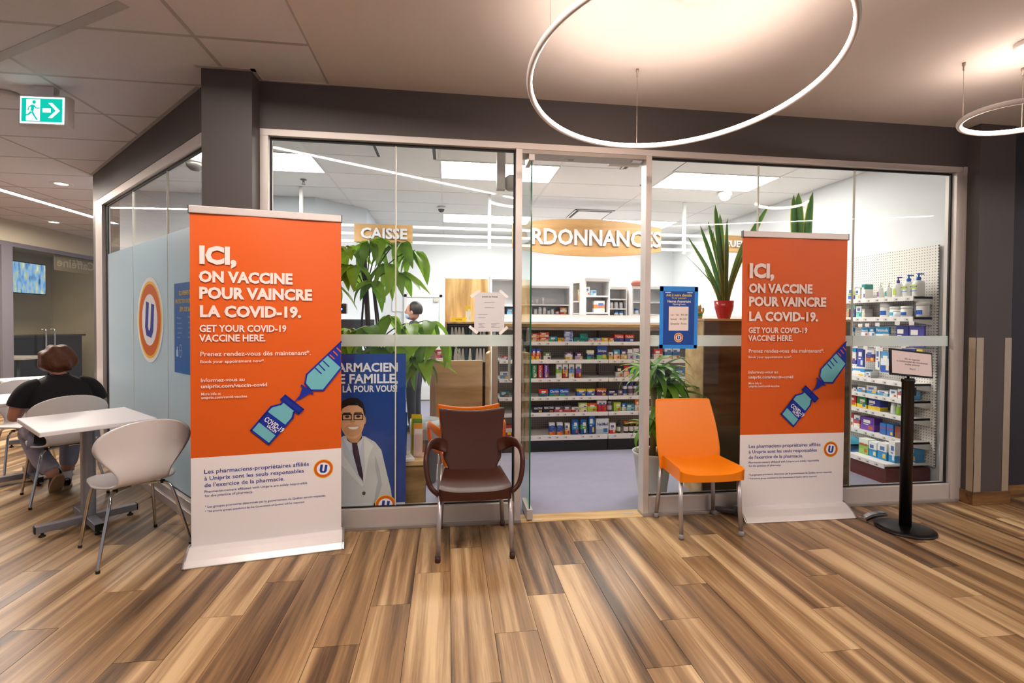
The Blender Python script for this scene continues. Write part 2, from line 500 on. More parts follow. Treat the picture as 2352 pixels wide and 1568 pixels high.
# ---- left window: frame, glass, frosted film
w3 = structure(link('window_3', None))
q = MB()
lw_box(q, -.1, 3.06, -.06, .012, 2.60, 2.675, ALU); lw_box(q, 2.78, 3.06, -.06, .012, .0, 2.60, ALU)
lw_box(q, -.1, 2.78, -.06, .012, .065, .125, ALU); lw_box(q, -.1, 3.06, -.02, .03, 0, .065, ALU)
q.build('frame', ALU, w3, bev=.002)
q = MB(); lw_box(q, -.1, 2.78, -.035, -.02, 2.582, 2.60, BLACKG); lw_box(q, 2.70, 2.78, -.035, -.02, .125, 2.6, BLACKG); lw_box(q, -.1, 2.78, -.035, -.02, .125, .135, BLACKG)
q.build('gasket', BLACKG, w3)
FILM = film_mat('blue_grey_frosted_film', '#c8d4da', .97, .35, .5)
sj = [-.1, .81, 1.78, 2.70]
for a, b in zip(sj[:-1], sj[1:]):
    q = MB(); lw_box(q, a + .002, b - .002, -.034, -.026, .13, 2.59, GLASS); q.build('pane', GLASS, w3)
    q = MB(); lw_box(q, a + .002, b - .002, -.0255, -.022, .13, 2.09, FILM); q.build('frosted_film', FILM, w3)
for a in sj[1:-1]:
    q = MB(); lw_box(q, a - .003, a + .003, -.036, -.021, .13, 2.59, JOINT); q.build('glass_joint', JOINT, w3)
# ---- pharmacy walls and ceiling
ITILE = mat('white_ceiling_tile_face', '#f1efec', .85, var=.03, vscale=150, bump=.15, bscale=260)
IGR = mat('white_ceiling_grid', '#e6e4e0', .5)
ic = structure(MB().prism([(-1.25, 3.62), (4.4, 3.62), (4.4, 9.6), (-4.2, 9.6), (-4.2, 6.3)], ZI + .03, ZI + .08, ITILE).build('ceiling_pharmacy', ITILE))
IX = [-1.305 - 1.2192 * 2, -1.305 - 1.2192, -1.305, -.086, 1.133, 2.352, 3.572, 4.32]
IY = [3.60, 3.77] + [3.77 + .6096 * k for k in range(1, 10)]
PANELS = {(1, 2), (3, 2), (5, 2), (3, 6), (5, 6), (1, 6)}
VENTS = {(2, 1), (4, 1)}
def itile(x0, x1, y0, y1):
    key = ('i', round(x1 - x0, 3), round(y1 - y0, 3))
    if key not in tmx:
        tmx[key] = MB().box(.008, x1 - x0 - .008, .008, y1 - y0 - .008, ZI + .003, ZI + .03, ITILE).mesh('ceiling_tile', ITILE)
    link('ceiling_tile', tmx[key], ic, (x0, y0, 0))
for i in range(len(IX) - 1):
    for j in range(len(IY) - 1):
        if (i, j - 1) in PANELS: continue
        xm, ym = (IX[i] + IX[i + 1]) / 2, (IY[j] + IY[j + 1]) / 2
        if left_wall_side(xm, ym) > .3: continue
        itile(IX[i], IX[i + 1], IY[j], IY[j + 1])
q = MB()
for x in IX: q.box(x - .012, x + .012, 3.62 if x > -1.2 else 3.62 + (-1.2 - x) * 1.09, 9.2, ZI, ZI + .005, IGR)
for y in IY:
    xl = -1.2 if y < 3.7 else -1.2 - (y - 3.62) * .9
    q.box(max(xl, -3.8), 4.32, y - .009, y + .009, ZI + .0005, ZI + .0045, IGR)
q.build('ceiling_grid', IGR, ic)
structure(MB().box(4.32, 4.40, 3.60, 9.3, 0, ZI + .05, WHITEW).build('wall_pharmacy_right', WHITEW))
structure(MB().box(-4.0, 4.4, 9.2, 9.3, 0, ZI + .05, WHITEW).build('wall_pharmacy_back', WHITEW))
BLUEW = mat('pale_blue_wall_paint', '#dfe6ee', .7, var=.01)
structure(MB().box(-4.0, -1.71, 6.73, 6.83, 0, ZI + .05, BLUEW).prism([(-1.71, 6.73), (-1.15, 7.31), (-1.15, 9.2), (-1.3, 9.2), (-1.3, 7.4), (-1.8, 6.83)], 0, ZI + .05, BLUEW).build('wall_pharmacy_left', BLUEW))
structure(MB().box(-1.2, 4.32, 3.56, 3.62, 2.69, ZI + .06, WHITEW).build('wall_pharmacy_front', WHITEW))
# ---- cafe wall far left (parallel to the hall), glass front
structure(MB().box(-6.98, -6.85, 3.0, 13.0, 2.64, ZC + .04, CREAM).build('wall_cafe', CREAM))
# ================================================================ LAMPS
PANEL_E = emis('panel_light', '#fffaf4', LUM_PANEL)
RING_E = emis('ring_light', '#ffe6d6', LUM_RING)
LINE_E = emis('linear_light', '#fff1e6', LUM_LINE)
WM = mat('white_metal', '#e9e4e0', .4, var=.01)
plabel = {(1, 2): 'glowing rectangular ceiling light panel beside the left window jamb', (3, 2): 'glowing rectangular ceiling light panel above the glass door, front row',
          (5, 2): 'glowing rectangular ceiling light panel above the potted snake plants, front row', (3, 6): 'glowing ceiling light panel in the back row, left of the oval sign',
          (5, 6): 'glowing ceiling light panel in the back row behind the oval sign', (1, 6): 'glowing ceiling light panel in the back row behind the slanted wall'}
for (i, j) in sorted(PANELS):
    if (i, j) == (1, 6): continue
    x0, x1, y0, y1 = IX[i], IX[i + 1], IY[j + 1], IY[j + 2]
    t = thing('ceiling_light_panel', plabel[(i, j)], 'ceiling light', ((x0 + x1) / 2, (y0 + y1) / 2, ZI), 0, 'pharmacy ceiling light panels')
    w, d = (x1 - x0) / 2 - .012, (y1 - y0) / 2 - .012
    MB().box(-w, w, -d, d, -.001, .004, PANEL_E).build('diffuser', PANEL_E, t)
    q = MB()
    q.box(-w - .01, w + .01, -d - .01, -d, -.004, .012, IGR).box(-w - .01, w + .01, d, d + .01, -.004, .012, IGR).box(-w - .01, -w, -d, d, -.004, .012, IGR).box(w, w + .01, -d, d, -.004, .012, IGR)
    q.build('frame', IGR, t)
def ring_lamp(c, nrm, r, label, wires, zt=ZC, canopy=None):
    c = Vector(c); n = Vector(nrm).normalized()
    t = thing('ring_pendant_lamp', label, 'pendant lamp', c, 0, 'ring pendant lamps')
    rot = Vector((0, 0, 1)).rotation_difference(n).to_matrix().to_4x4()
    N = 160
    # body: rounded profile, open to the inside where the strip sits
    prof = [(-.006, .013), (.004, .016), (.013, .012), (.017, .004), (.017, -.004), (.013, -.012), (.004, -.016), (-.006, -.013)]
    def sweep(pr, m, nm):
        q = MB()
        vs = []
        for a in range(N):
            th = 2 * PI * a / N
            for (dr, dz) in pr:
                vs.append(rot @ Vector(((r + dr) * math.cos(th), (r + dr) * math.sin(th), dz)))
        P = len(pr); fs = []
        for a in range(N):
            b = (a + 1) % N
            for k in range(P):
                l = (k + 1) % P
                fs.append((a * P + k, b * P + k, b * P + l, a * P + l))
        q.add(vs, fs, m, True)
        return q.build(nm, m, t)
    sweep(prof, WM, 'ring_body')
    sweep([(-.0065, .0115), (-.0105, .006), (-.0105, -.006), (-.0065, -.0115)], RING_E, 'light_strip')
    st = mat('steel_wire', '#a89a90', .4, metal=.6)
    for th in wires:
        p = rot @ Vector((r * math.cos(th), r * math.sin(th), .015))
        h = zt - c.z
        MB().tube([p, (p.x, p.y, h - .03)], .0014, 6, st).build('suspension_wire', st, t)
        MB().lathe([(.006, -.045), (.006, -.02), (.009, -.018), (.009, 0)], 10, st, Matrix.Translation((p.x, p.y, h))).build('ceiling_anchor', st, t)
    if canopy:
        MB().lathe([(.0, -.03), (.075, -.03), (.08, -.026), (.08, 0)], 28, WM, Matrix.Translation((canopy[0] - c.x, canopy[1] - c.y, zt - c.z))).build('canopy', WM, t)
    return t
ring_lamp((1.082, 2.269, 2.596), (-.007, .118, 1), .706, 'large glowing ring pendant lamp hanging in front of the glass door', [R(84.4), R(199), R(324)], canopy=(1.17, 2.22))
ring_lamp((3.254, 2.493, 2.624), (.077, -.019, 1), .24, 'small glowing ring pendant lamp cut by the right picture edge', [R(150), R(270), R(30)], canopy=(3.19, 2.36))
def linear_lamp(p, qq, label, emit_w=.04, body_w=.15, drop=.014, rec=.009, group='slim linear ceiling lamps'):
    p, qq = Vector(p), Vector(qq)
    L = (qq - p).length; ang = math.atan2(qq.y - p.y, qq.x - p.x)
    t = thing('linear_ceiling_lamp', label, 'ceiling lamp', (p.x, p.y, ZC), ang, group)
    h = body_w / 2
    q = MB()
    q.box(0, L, -h - .004, -h, -drop, 0, WM).box(0, L, h, h + .004, -drop, 0, WM).box(-.004, 0, -h - .004, h + .004, -drop, 0, WM).box(L, L + .004, -h - .004, h + .004, -drop, 0, WM)
    q.box(0, L, -h, h, -.003, 0, WM)
    q.build('channel', WM, t)
    MB().box(.005, L - .005, -emit_w / 2, emit_w / 2, -drop + rec, -.003, LINE_E).build('light_strip', LINE_E, t)
    return t
linear_lamp((-1.57, 2.266), (.83, .78), 'slim linear lamp slanting across the hall ceiling, seen mirrored in the left shop window')
linear_lamp((3.29, -.688), (6.9, .715), 'slim linear lamp on the hall ceiling, seen mirrored in the right shop window')
linear_lamp((-5.352, 4.2), (-5.352, 8.9), 'long slim glowing lamp running along the hall ceiling towards the cafe', .07, .09, .012, .004)
# recessed downlights
for (x, y, lb) in [(-4.42, 6.41, 'round recessed downlight nearer the slanted shop wall'), (-6.28, 8.94, 'round recessed downlight nearer the cafe wall')]:
    t = thing('downlight', lb, 'downlight', (x, y, ZC), 0, 'recessed downlights')
    MB().lathe([(.062, -.002), (.062, -.010), (.105, -.008), (.11, 0)], 28, WM, cap=False).build('trim_ring', WM, t)
    dl = emis('downlight_light', '#fff0dd', 14.0)
    MB().lathe([(0, -.004), (.063, -.004), (.063, -.001), (0, -.001)], 24, dl, cap=False).build('lens', dl, t)
# exit sign
def quad_print(parent, name, pts, m, y=0.):
    return MB().add([(p[0], y, p[1]) for p in pts], [tuple(range(len(pts)))], m).build(name, m, parent)
# ================================================================ BANNERS
ORANGE = mat('banner_orange', '#da5a04', .5, var=.02, vscale=4)
BWHITE = mat('banner_white', '#efe9ea', .5, var=.01)
PINKW = ink('#f3dcd4'); NAVY = ink('#2b3590'); DBLUE = ink('#1a2f98'); TEAL = ink('#6fb6bf')
LOGO_B = ink('#27409b'); LOGO_O = ink('#d9661c'); LOGO_Y = ink('#f6c22d'); LOGO_W = ink('#f4f1f2')
def disc(q, cx, cz, r0, r1, y, m, n=48):
    vs = []
    for a in range(n):
        t = 2 * PI * a / n
        vs += [(cx + r0 * math.cos(t), y, cz + r0 * math.sin(t)), (cx + r1 * math.cos(t), y, cz + r1 * math.sin(t))]
    if r0 <= 0:
        q.add([(cx + r1 * math.cos(2 * PI * a / n), y, cz + r1 * math.sin(2 * PI * a / n)) for a in range(n)], [tuple(range(n))], m)
    else:
        q.add(vs, [(2 * a, 2 * a + 1, 2 * ((a + 1) % n) + 1, 2 * ((a + 1) % n)) for a in range(n)], m)
def flatpoly(q, pts, y, m):
    q.add([(p[0], y, p[1]) for p in pts], [tuple(range(len(pts)))], m)
def strip(q, pts, w, y, m, closed=False):
    """outline of width w along a polyline in the xz plane"""
    n = len(pts)
    for i in range(n if closed else n - 1):
        a, b = Vector(pts[i]), Vector(pts[(i + 1) % n])
        d = (b - a).normalized(); t = Vector((-d.y, d.x)) * w / 2
        e = d * w / 2
        flatpoly(q, [a - t - e, b - t + e, b + t + e, a + t - e], y, m)
def u_logo(parent, cx, cz, r, y, name='round_logo', white_rim=0.):
    """ring emblem with a tilted block letter U"""
    q = MB()
    if white_rim: disc(q, cx, cz, 0, r * (1 + white_rim), y + .0004, LOGO_W)
    disc(q, cx, cz, r * .90, r, y, LOGO_Y); disc(q, cx, cz, r * .66, r * .93, y - .0002, LOGO_O); disc(q, cx, cz, 0, r * .67, y - .0002, LOGO_W)
    yy = y - .0005
    h = r * .44; w = r * .36; g = r * .10
    def tl(p):  # tilt
        a = R(-8); return (cx + p[0] * math.cos(a) - p[1] * math.sin(a), cz + p[0] * math.sin(a) + p[1] * math.cos(a))
    L = [(-w, h), (-g, h), (-g, -h * .42), (-g * .4, -h * .62), (g * .5, -h * .62), (g, -h * .42), (g, h), (w, h), (w, -h * .55), (w * .6, -h), (-w * .6, -h), (-w, -h * .55)]
    T = [tl(p) for p in L]
    for k in ([0, 1, 2, 11], [11, 2, 3, 10], [10, 3, 4, 9], [9, 4, 5, 8], [8, 5, 6, 7]):
        flatpoly(q, [T[i] for i in k], yy, LOGO_B)
    return q.build(name, LOGO_B, parent)
def make_banner(label, loc, rz):
    t = thing('roll_up_banner', label, 'banner', loc, rz, 'roll-up vaccination banners')
    w = .4175
    # printed sheet with slight ripples at the top
    def sheet(z0, z1, m, nm, nv):
        q = MB()
        def fn(yo):
            def f(u, v):
                z = z0 + (z1 - z0) * v
                k = max(0, (z - 1.55) / .5)
                return Vector(((u - .5) * 2 * w, yo + .006 * k * math.sin(u * 9 + 1.0) * math.sin(k * 2.4), z))
            return f
        q.grid(fn(0.), 24, nv, m); q.grid(lambda u, v: fn(.0015)(1 - u, v), 24, nv, m)
        return q.build(nm, m, t)
    up_ = sheet(.607, 2.052, ORANGE, 'orange_sheet', 40)
    lo_ = sheet(.07, .607, BWHITE, 'white_sheet', 6)
    Y = -.0075
    Yl = -.0012
    T = lambda s, x0, x1, zt, zb, m, b=.02, par=up_, yy=Y: textfit('lettering', s, (zt - zb) / .73, x1 - x0, m, par, (x0, yy, zb), bold=b)
    T('ICI,', -.37, -.19, 1.858, 1.757, PINKW, .05)
    T('ON VACCINE', -.37, .127, 1.712, 1.647, PINKW, .045)
    T('POUR VAINCRE', -.37, .237, 1.617, 1.55, PINKW, .045)
    T('LA COVID-19.', -.368, .172, 1.508, 1.442, PINKW, .045)
    T('GET YOUR COVID-19', -.369, .095, 1.394, 1.352, PINKW, .028)
    T('VACCINE HERE.', -.368, -.019, 1.337, 1.295, PINKW, .028)
    T('Prenez rendez-vous d\u00e8s maintenant*.', -.366, .234, 1.236, 1.208, PINKW, .012)
    T('Book your appointment now*.', -.366, -.024, 1.186, 1.168, PINKW, .012)
    T('Informez-vous au', -.364, -.135, 1.078, 1.056, PINKW, .012)
    T('uniprix.com/vaccin-covid', -.363, -.013, 1.042, 1.02, PINKW, .022)
    T('More info at', -.362, -.261, .994, .977, PINKW, .012)
    T('uniprix.com/covid-vaccine', -.361, -.121, .972, .956, PINKW, .02)
    T('Les pharmaciens-propri\u00e9taires affili\u00e9s', -.351, .223, .536, .510, NAVY, .008, lo_, Yl)
    T('\u00e0 Uniprix sont les seuls responsables', -.349, .195, .495, .470, NAVY, .008, lo_, Yl)
    T("de l'exercice de la pharmacie.", -.349, .083, .455, .430, NAVY, .008, lo_, Yl)
    T('Pharmacist-owners affiliated with Uniprix are solely responsible', -.349, .214, .411, .396, NAVY, .004, lo_, Yl)
    T('for the practice of pharmacy.', -.347, -.091, .386, .371, NAVY, .004, lo_, Yl)
    T('* Les groupes prioritaires d\u00e9termin\u00e9s par le gouvernement du Qu\u00e9bec seront respect\u00e9s.', -.346, .325, .320, .306, NAVY, .004, lo_, Yl)
    T('* The priority groups established by the Government of Quebec will be respected.', -.346, .201, .291, .279, NAVY, .004, lo_, Yl)
    u_logo(lo_, .311, .484, .059, Yl)
    # vial and syringe drawing
    q = MB()
    y1, y2, y3 = Y + .0006, Y, Y - .0006
    body = [(.082, .921), (.066, .906), (.013, .892), (-.098, .755), (0., .664), (.132, .817), (.140, .851), (.152, .863)]
    flatpoly(q, body, y1, TEAL); strip(q, body, .011, y2, DBLUE, True)
    flatpoly(q, [(-.060, .806), (-.013, .869), (.091, .778), (.041, .711)], y2, DBLUE)
    cap = [(.068, .935), (.092, .960), (.194, .868), (.168, .842)]
    flatpoly(q, cap, y3, DBLUE); strip(q, cap, .01, y3, DBLUE, True)
    strip(q, [(.13, .895), (.168, .945)], .006, y3, DBLUE)
    noz = [(.160, .925), (.170, .945), (.192, 1.012), (.241, .972), (.182, .935)]
    flatpoly(q, noz, y2, DBLUE)
    strip(q, [(.186, 1.016), (.248, .966)], .012, y3, DBLUE)
    bar = [(.205, 1.029), (.214, 1.085), (.4165, 1.287), (.4165, 1.120), (.311, .983), (.238, .986)]
    flatpoly(q, bar, y1, TEAL); strip(q, [bar[3], bar[4], bar[5], bar[0], bar[1], bar[2]], .010, y2, DBLUE)
    flatpoly(q, [(.332, 1.205), (.4165, 1.292), (.4165, 1.122)], y2, DBLUE)
    for a, b in [((.266, 1.123), (.298, 1.090)), ((.287, 1.146), (.319, 1.109)), ((.312, 1.167), (.344, 1.133))]:
        strip(q, [a, b], .007, y3, DBLUE)
    for a, b in [((.352, 1.205), (.375, 1.182)), ((.372, 1.228), (.395, 1.203)), ((.393, 1.248), (.414, 1.226))]:
        strip(q, [a, b], .007, y3, ORANGE)
    dr = q.build('vial_and_syringe_drawing', DBLUE, up_)
    textfit('lettering', 'COVID-19', .044, .128, LOGO_W, dr, (-.030, Y - .001, .812), (PI / 2, R(40), 0), bold=.02)
    textfit('lettering', 'VACCIN', .028, .066, LOGO_W, dr, (-.016, Y - .001, .772), (PI / 2, R(40), 0), bold=.02)
    # top rail, base, pole, feet
    RA = mat('satin_rail', '#cbc1bd', .4, metal=.3); SIL = mat('silver_base', '#e2dcda', .33, metal=.25, var=.03); DG = mat('dark_cap', '#5d5a5c', .4, metal=.5)
    MB().box(-w - .004, w + .004, -.011, .011, 2.046, 2.090, RA).build('top_rail', RA, t, bev=.004)
    for sx in (-1, 1): MB().box(sx * (w + .004) - .003, sx * (w + .004) + .003, -.012, .012, 2.044, 2.092, DG).build('rail_cap', DG, t, bev=.001)
    prof = [(-.115, 0), (-.117, .006), (-.09, .035), (-.045, .066), (-.012, .082), (.03, .084), (.07, .06), (.085, .0)]
    MB().prism(prof, -.425, .425, SIL, Matrix(((0, 0, 1, 0), (1, 0, 0, 0), (0, 1, 0, 0), (0, 0, 0, 1)))).build('base', SIL, t, bev=.003)
    for sx in (-1, 1):
        big = [(a * 1.04 + .001, b * 1.04) for a, b in prof]
        x = sx * .425
        MB().prism(big, min(x, x + sx * .012), max(x, x + sx * .012), mat('chrome_cap', '#c9c7c8', .2, metal=.9), Matrix(((0, 0, 1, 0), (1, 0, 0, 0), (0, 1, 0, 0), (0, 0, 0, 1)))).build('base_end_cap', mat('chrome_cap'), t, bev=.003)
    MB().tube([(0, .03, .08), (0, .015, 2.05)], .009, 8, RA).build('pole', RA, t)
    return t
make_banner('nearer, larger looking orange and white vaccination banner in front of the dark column', (-1.08675, 3.217, 0), R(10.47))
b2 = make_banner('farther orange and white vaccination banner beside the orange chair', (2.531, 3.357, 0), R(-.35))
q = MB().box(-.02, .02, -.06, .14, .012, .05, mat('dark_cap'))
q.build('swivel_foot', mat('dark_cap'), b2, (-.46, .06, 0), (0, 0, R(55)), bev=.012, seg=3)
# ================================================================ CHAIRS AND TABLES
SHELL = mat('white_lacquer', '#ece6e4', .38, var=.01)
SHELLB = mat('white_lacquer_back', '#e4d9d2', .42, var=.03, vscale=12)
CHROME = mat('chrome', '#c9c6c4', .12, metal=1., var=.02)
RUB = mat('black_rubber', '#141414', .7)
def smooth(a, b, t):
    t = max(0, min(1, (t - a) / (b - a))); return t * t * (3 - 2 * t)
def interp(tab, t):
    for (t0, v0), (t1, v1) in zip(tab, tab[1:]):
        if t <= t1:
            k = (t - t0) / (t1 - t0); k = k * k * (3 - 2 * k) if len(tab) > 2 else k
            return v0 + (v1 - v0) * k
    return tab[-1][1]
def catmull(P, n=8):
    P = [Vector(p) for p in P]; out = []
    for i in range(len(P) - 1):
        p0 = P[max(i - 1, 0)]; p1 = P[i]; p2 = P[i + 1]; p3 = P[min(i + 2, len(P) - 1)]
        for k in range(n):
            t = k / n
            out.append(.5 * ((2 * p1) + (-p0 + p2) * t + (2 * p0 - 5 * p1 + 4 * p2 - p3) * t * t + (-p0 + 3 * p1 - 3 * p2 + p3) * t ** 3))
    out.append(P[-1])
    return out
def make_bistro_chair():
    t = thing('bistro_chair', 'x', 'chair', (0, 0, 0), 0, 'white cafe chairs')
    # shell profile front of seat -> top of back, facing +y
    prof = catmull([(0, .215, .425), (0, .17, .441), (0, .0, .437), (0, -.12, .430), (0, -.19, .452), (0, -.225, .52), (0, -.255, .66), (0, -.283, .76), (0, -.305, .832)], 8)
    L = [0]
    for a, b in zip(prof, prof[1:]): L.append(L[-1] + (b - a).length)
    tot = L[-1]
    def width(s):
        # seat round front, waist, flared back with a round top
        if s < .16: return .205 * math.sqrt(max(0, 1 - (1 - s / .16) ** 2))
        if s < .27: return .205 + .010 * (s - .16) / .11
        if s < .43: return .215 - .085 * smooth(.27, .43, s)
        if s < .67: return .130 + .115 * smooth(.44, .67, s)
        k = (s - .67) / (tot - .67)
        return .245 * math.sqrt(max(0, 1 - k ** 2.15))
    NU = 20
    sam = [tot * (1 - math.cos(PI * i / 56)) / 2 for i in range(57)]
    rows = []
    for s_ in sam:
        i = max(k for k in range(len(L)) if L[k] <= s_ + 1e-9); i = min(i, len(L) - 2)
        f = (s_ - L[i]) / (L[i + 1] - L[i]); p = prof[i].lerp(prof[i + 1], f)
        w = max(.0005, width(s_)); bk = smooth(.38, .62, s_); se = 1 - bk
        row = []
        for k in range(NU + 1):
            u = -1 + 2 * k / NU; x = u * w
            row.append(Vector((x, p.y + bk * .9 * x * x, p.z + se * .25 * x * x)))
        rows.append(row)
    q = MB(); n = NU + 1
    vs = [v for r in rows for v in r]
    q.add(vs, [(j * n + i, j * n + i + 1, (j + 1) * n + i + 1, (j + 1) * n + i) for j in range(len(rows) - 1) for i in range(NU)], SHELL, True)
    sh = q.build('shell', SHELL, t, solid=.011)
    # legs
    for (x, y) in ((-.20, .245), (.20, .245), (-.232, -.245), (.232, -.245)):
        sx = 1 if x > 0 else -1; sy = 1 if y > 0 else -1
        pts = catmull([(sx * .03, sy * .07, .405), (sx * .10, sy * .115, .407), (sx * .145, sy * .155, .392), (sx * .165, sy * .185, .33), (x * .97, y * .97, .06), (x, y, .008)], 6)
        lg = MB().tube(pts, .0095, 10, CHROME).build('leg', CHROME, t)
        MB().lathe([(.011, 0), (.011, .016)], 10, RUB, Matrix.Translation((x, y, 0))).build('foot_cap', RUB, lg)
    MB().box(-.09, .09, -.09, .09, .412, .420, mat('grey_plate', '#8d8a89', .4, metal=.5)).build('mounting_plate', mat('grey_plate'), t)
    for sx in (-1, 1):
        for sy in (-1, 1):
            MB().lathe([(.013, 0), (.013, .018)], 10, RUB, Matrix.Translation((sx * .12, sy * .13, .400))).build('bumper', RUB, t)
    return t
bc = make_bistro_chair()
bc['label'] = 'white bentwood chair with chrome legs in front of the cafe table, beside the banner'
bc.location = (-1.952, 3.382, 0); bc.rotation_euler = (0, 0, R(46))
c2 = copy_tree(bc); c2['label'] = 'white bentwood chair on which the person in black sits'
c2.location = (-3.10, 4.475, 0); c2.rotation_euler = (0, 0, R(46))
c3 = copy_tree(bc); c3['label'] = 'white bentwood chair on the far side of the farther table'
c3.location = (-3.90, 5.22, 0); c3.rotation_euler = (0, 0, R(226))
TOPM = mat('white_laminate', '#efeaec', .35, var=.01); STEEL = mat('grey_steel_paint', '#86858e', .38, metal=.45, var=.03)
def make_table():
    t = thing('cafe_table', 'x', 'table', (0, 0, 0), 0, 'white cafe tables')
    MB().box(-.355, .355, -.30, .30, .712, .742, TOPM).build('table_top', TOPM, t, bev=.006, seg=3)
    MB().box(-.05, .05, -.036, .036, .045, .715, STEEL).build('column', STEEL, t, bev=.022, seg=4)
    MB().box(-.15, .15, -.15, .15, .704, .712, STEEL).build('top_plate', STEEL, t)
    for a in (0, 90):
        b = MB().box(-.27, .27, -.027, .027, .032, .078, STEEL).build('base_bar', STEEL, t, (0, 0, 0), (0, 0, R(a)), bev=.003)
        for sx in (-1, 1):
            MB().lathe([(.018, 0), (.02, .006), (.008, .014), (.008, .034)], 12, RUB, Matrix.Translation((sx * .235, 0, 0))).build('levelling_foot', RUB, b)
            MB().box(sx * .272 - .004, sx * .272 + .004, -.026, .026, .033, .077, RUB).build('bar_cap', RUB, b)
    return t
tb = make_table(); tb['label'] = 'nearer white rectangular cafe table on a grey cross base'
tb.location = (-2.456, 3.775, 0); tb.rotation_euler = (0, 0, R(-45))
tb2 = copy_tree(tb); tb2['label'] = 'farther white rectangular cafe table in front of the seated person'
tb2.location = (-3.63, 4.90, 0); tb2.rotation_euler = (0, 0, R(-45))
# ---- moulded plastic chairs
def grid_shell(fn, nu, nv, m, name, parent, th, sub=1):
    return MB().grid(fn, nu, nv, m).build(name, m, parent, solid=th, sub=sub)
LEGM = mat('anodised_leg', '#b3acad', .35, metal=.6, var=.02)
def plastic_chair(name, label, m, loc, rz, wseat, zs, back_fn, arms, capm, legs):
    t = thing(name, label, 'chair', loc, rz)
    for (x, y, tx, ty) in legs:
        lg = MB().tube([(tx, ty, zs - .07), (x, y, .012)], .0145, 12, LEGM).build('leg', LEGM, t)
        MB().lathe([(.0165, 0), (.0175, .012), (.0165, .035)], 12, capm, Matrix.Translation((x, y, 0))).build('foot_cap', capm, lg)
    return t
# orange chair: facing -y; local origin under the seat centre
OR = mat('orange_plastic', '#ee8006', .38, var=.01, bump=.03, bscale=500)
def seat_block(m, parent, w_f, w_b, yf, yb, z, dip, apron, name='seat', curve=.0):
    """moulded seat: top surface with a front roll and an apron all round"""
    q = MB(); NU, NV = 14, 14
    def top(u, v):
        w = w_f + (w_b - w_f) * v; x = (u - .5) * w
        y = yf + (yb - yf) * v + curve * (1 - (2 * u - 1) ** 2) * (-1) * (1 - v)
        zz = z - dip * (1 - (2 * u - 1) ** 4) * (1 - .35 * v) + (.008 * v)
        if v < .12: zz -= .012 * (1 - v / .12) ** 2
        return Vector((x, y, zz))
    q.grid(top, NU, NV, m)
    # apron: rim downwards
    rim = [top(i / NU, 0) for i in range(NU + 1)] + [top(1, j / NV) for j in range(1, NV + 1)] + [top(1 - i / NU, 1) for i in range(1, NU + 1)] + [top(0, 1 - j / NV) for j in range(1, NV)]
    lo = [Vector((v.x * .985, v.y, z - apron)) for v in rim]
    n = len(rim); k = len(q.v)
    q.add(rim + lo, [((i + 1) % n, i, n + i, n + (i + 1) % n) for i in range(n)], m, True)
    return q.build(name, m, parent, bev=.0)
def make_orange_chair():
    t = plastic_chair('plastic_chair', 'bright orange armless plastic chair with metal legs beside the shop door', OR, (1.735, 3.265, 0), 0, .44, .455, None, False,
                      mat('orange_foot', '#8a8585', .5), [(-.212, -.20, -.205, -.165), (.212, -.20, .205, -.165), (-.222, .175, -.20, .15), (.222, .175, .20, .15)])
    seat_block(OR, t, .452, .40, -.205, .145, .462, .028, .085, curve=.02)
    def back(u, v):
        z = .375 + .485 * v
        w = .472 if v < .2 else .472 - .045 * ((v - .2) / .8) ** 1.5 + .02 * math.sin(PI * v)
        x = (u - .5) * w
        y = .115 + .05 * math.sin(v * PI * .55) + .085 * v * v - .32 * x * x + (.0 if v > .2 else 0)
        return Vector((x, y, z))
    grid_shell(back, 14, 16, OR, 'backrest', t, .014)
    boxo('maker_plate', -.03, .01, .085, .098, .4365, .438, mat('small_plate', '#c98b5a', .4), t)
    return t
make_orange_chair()
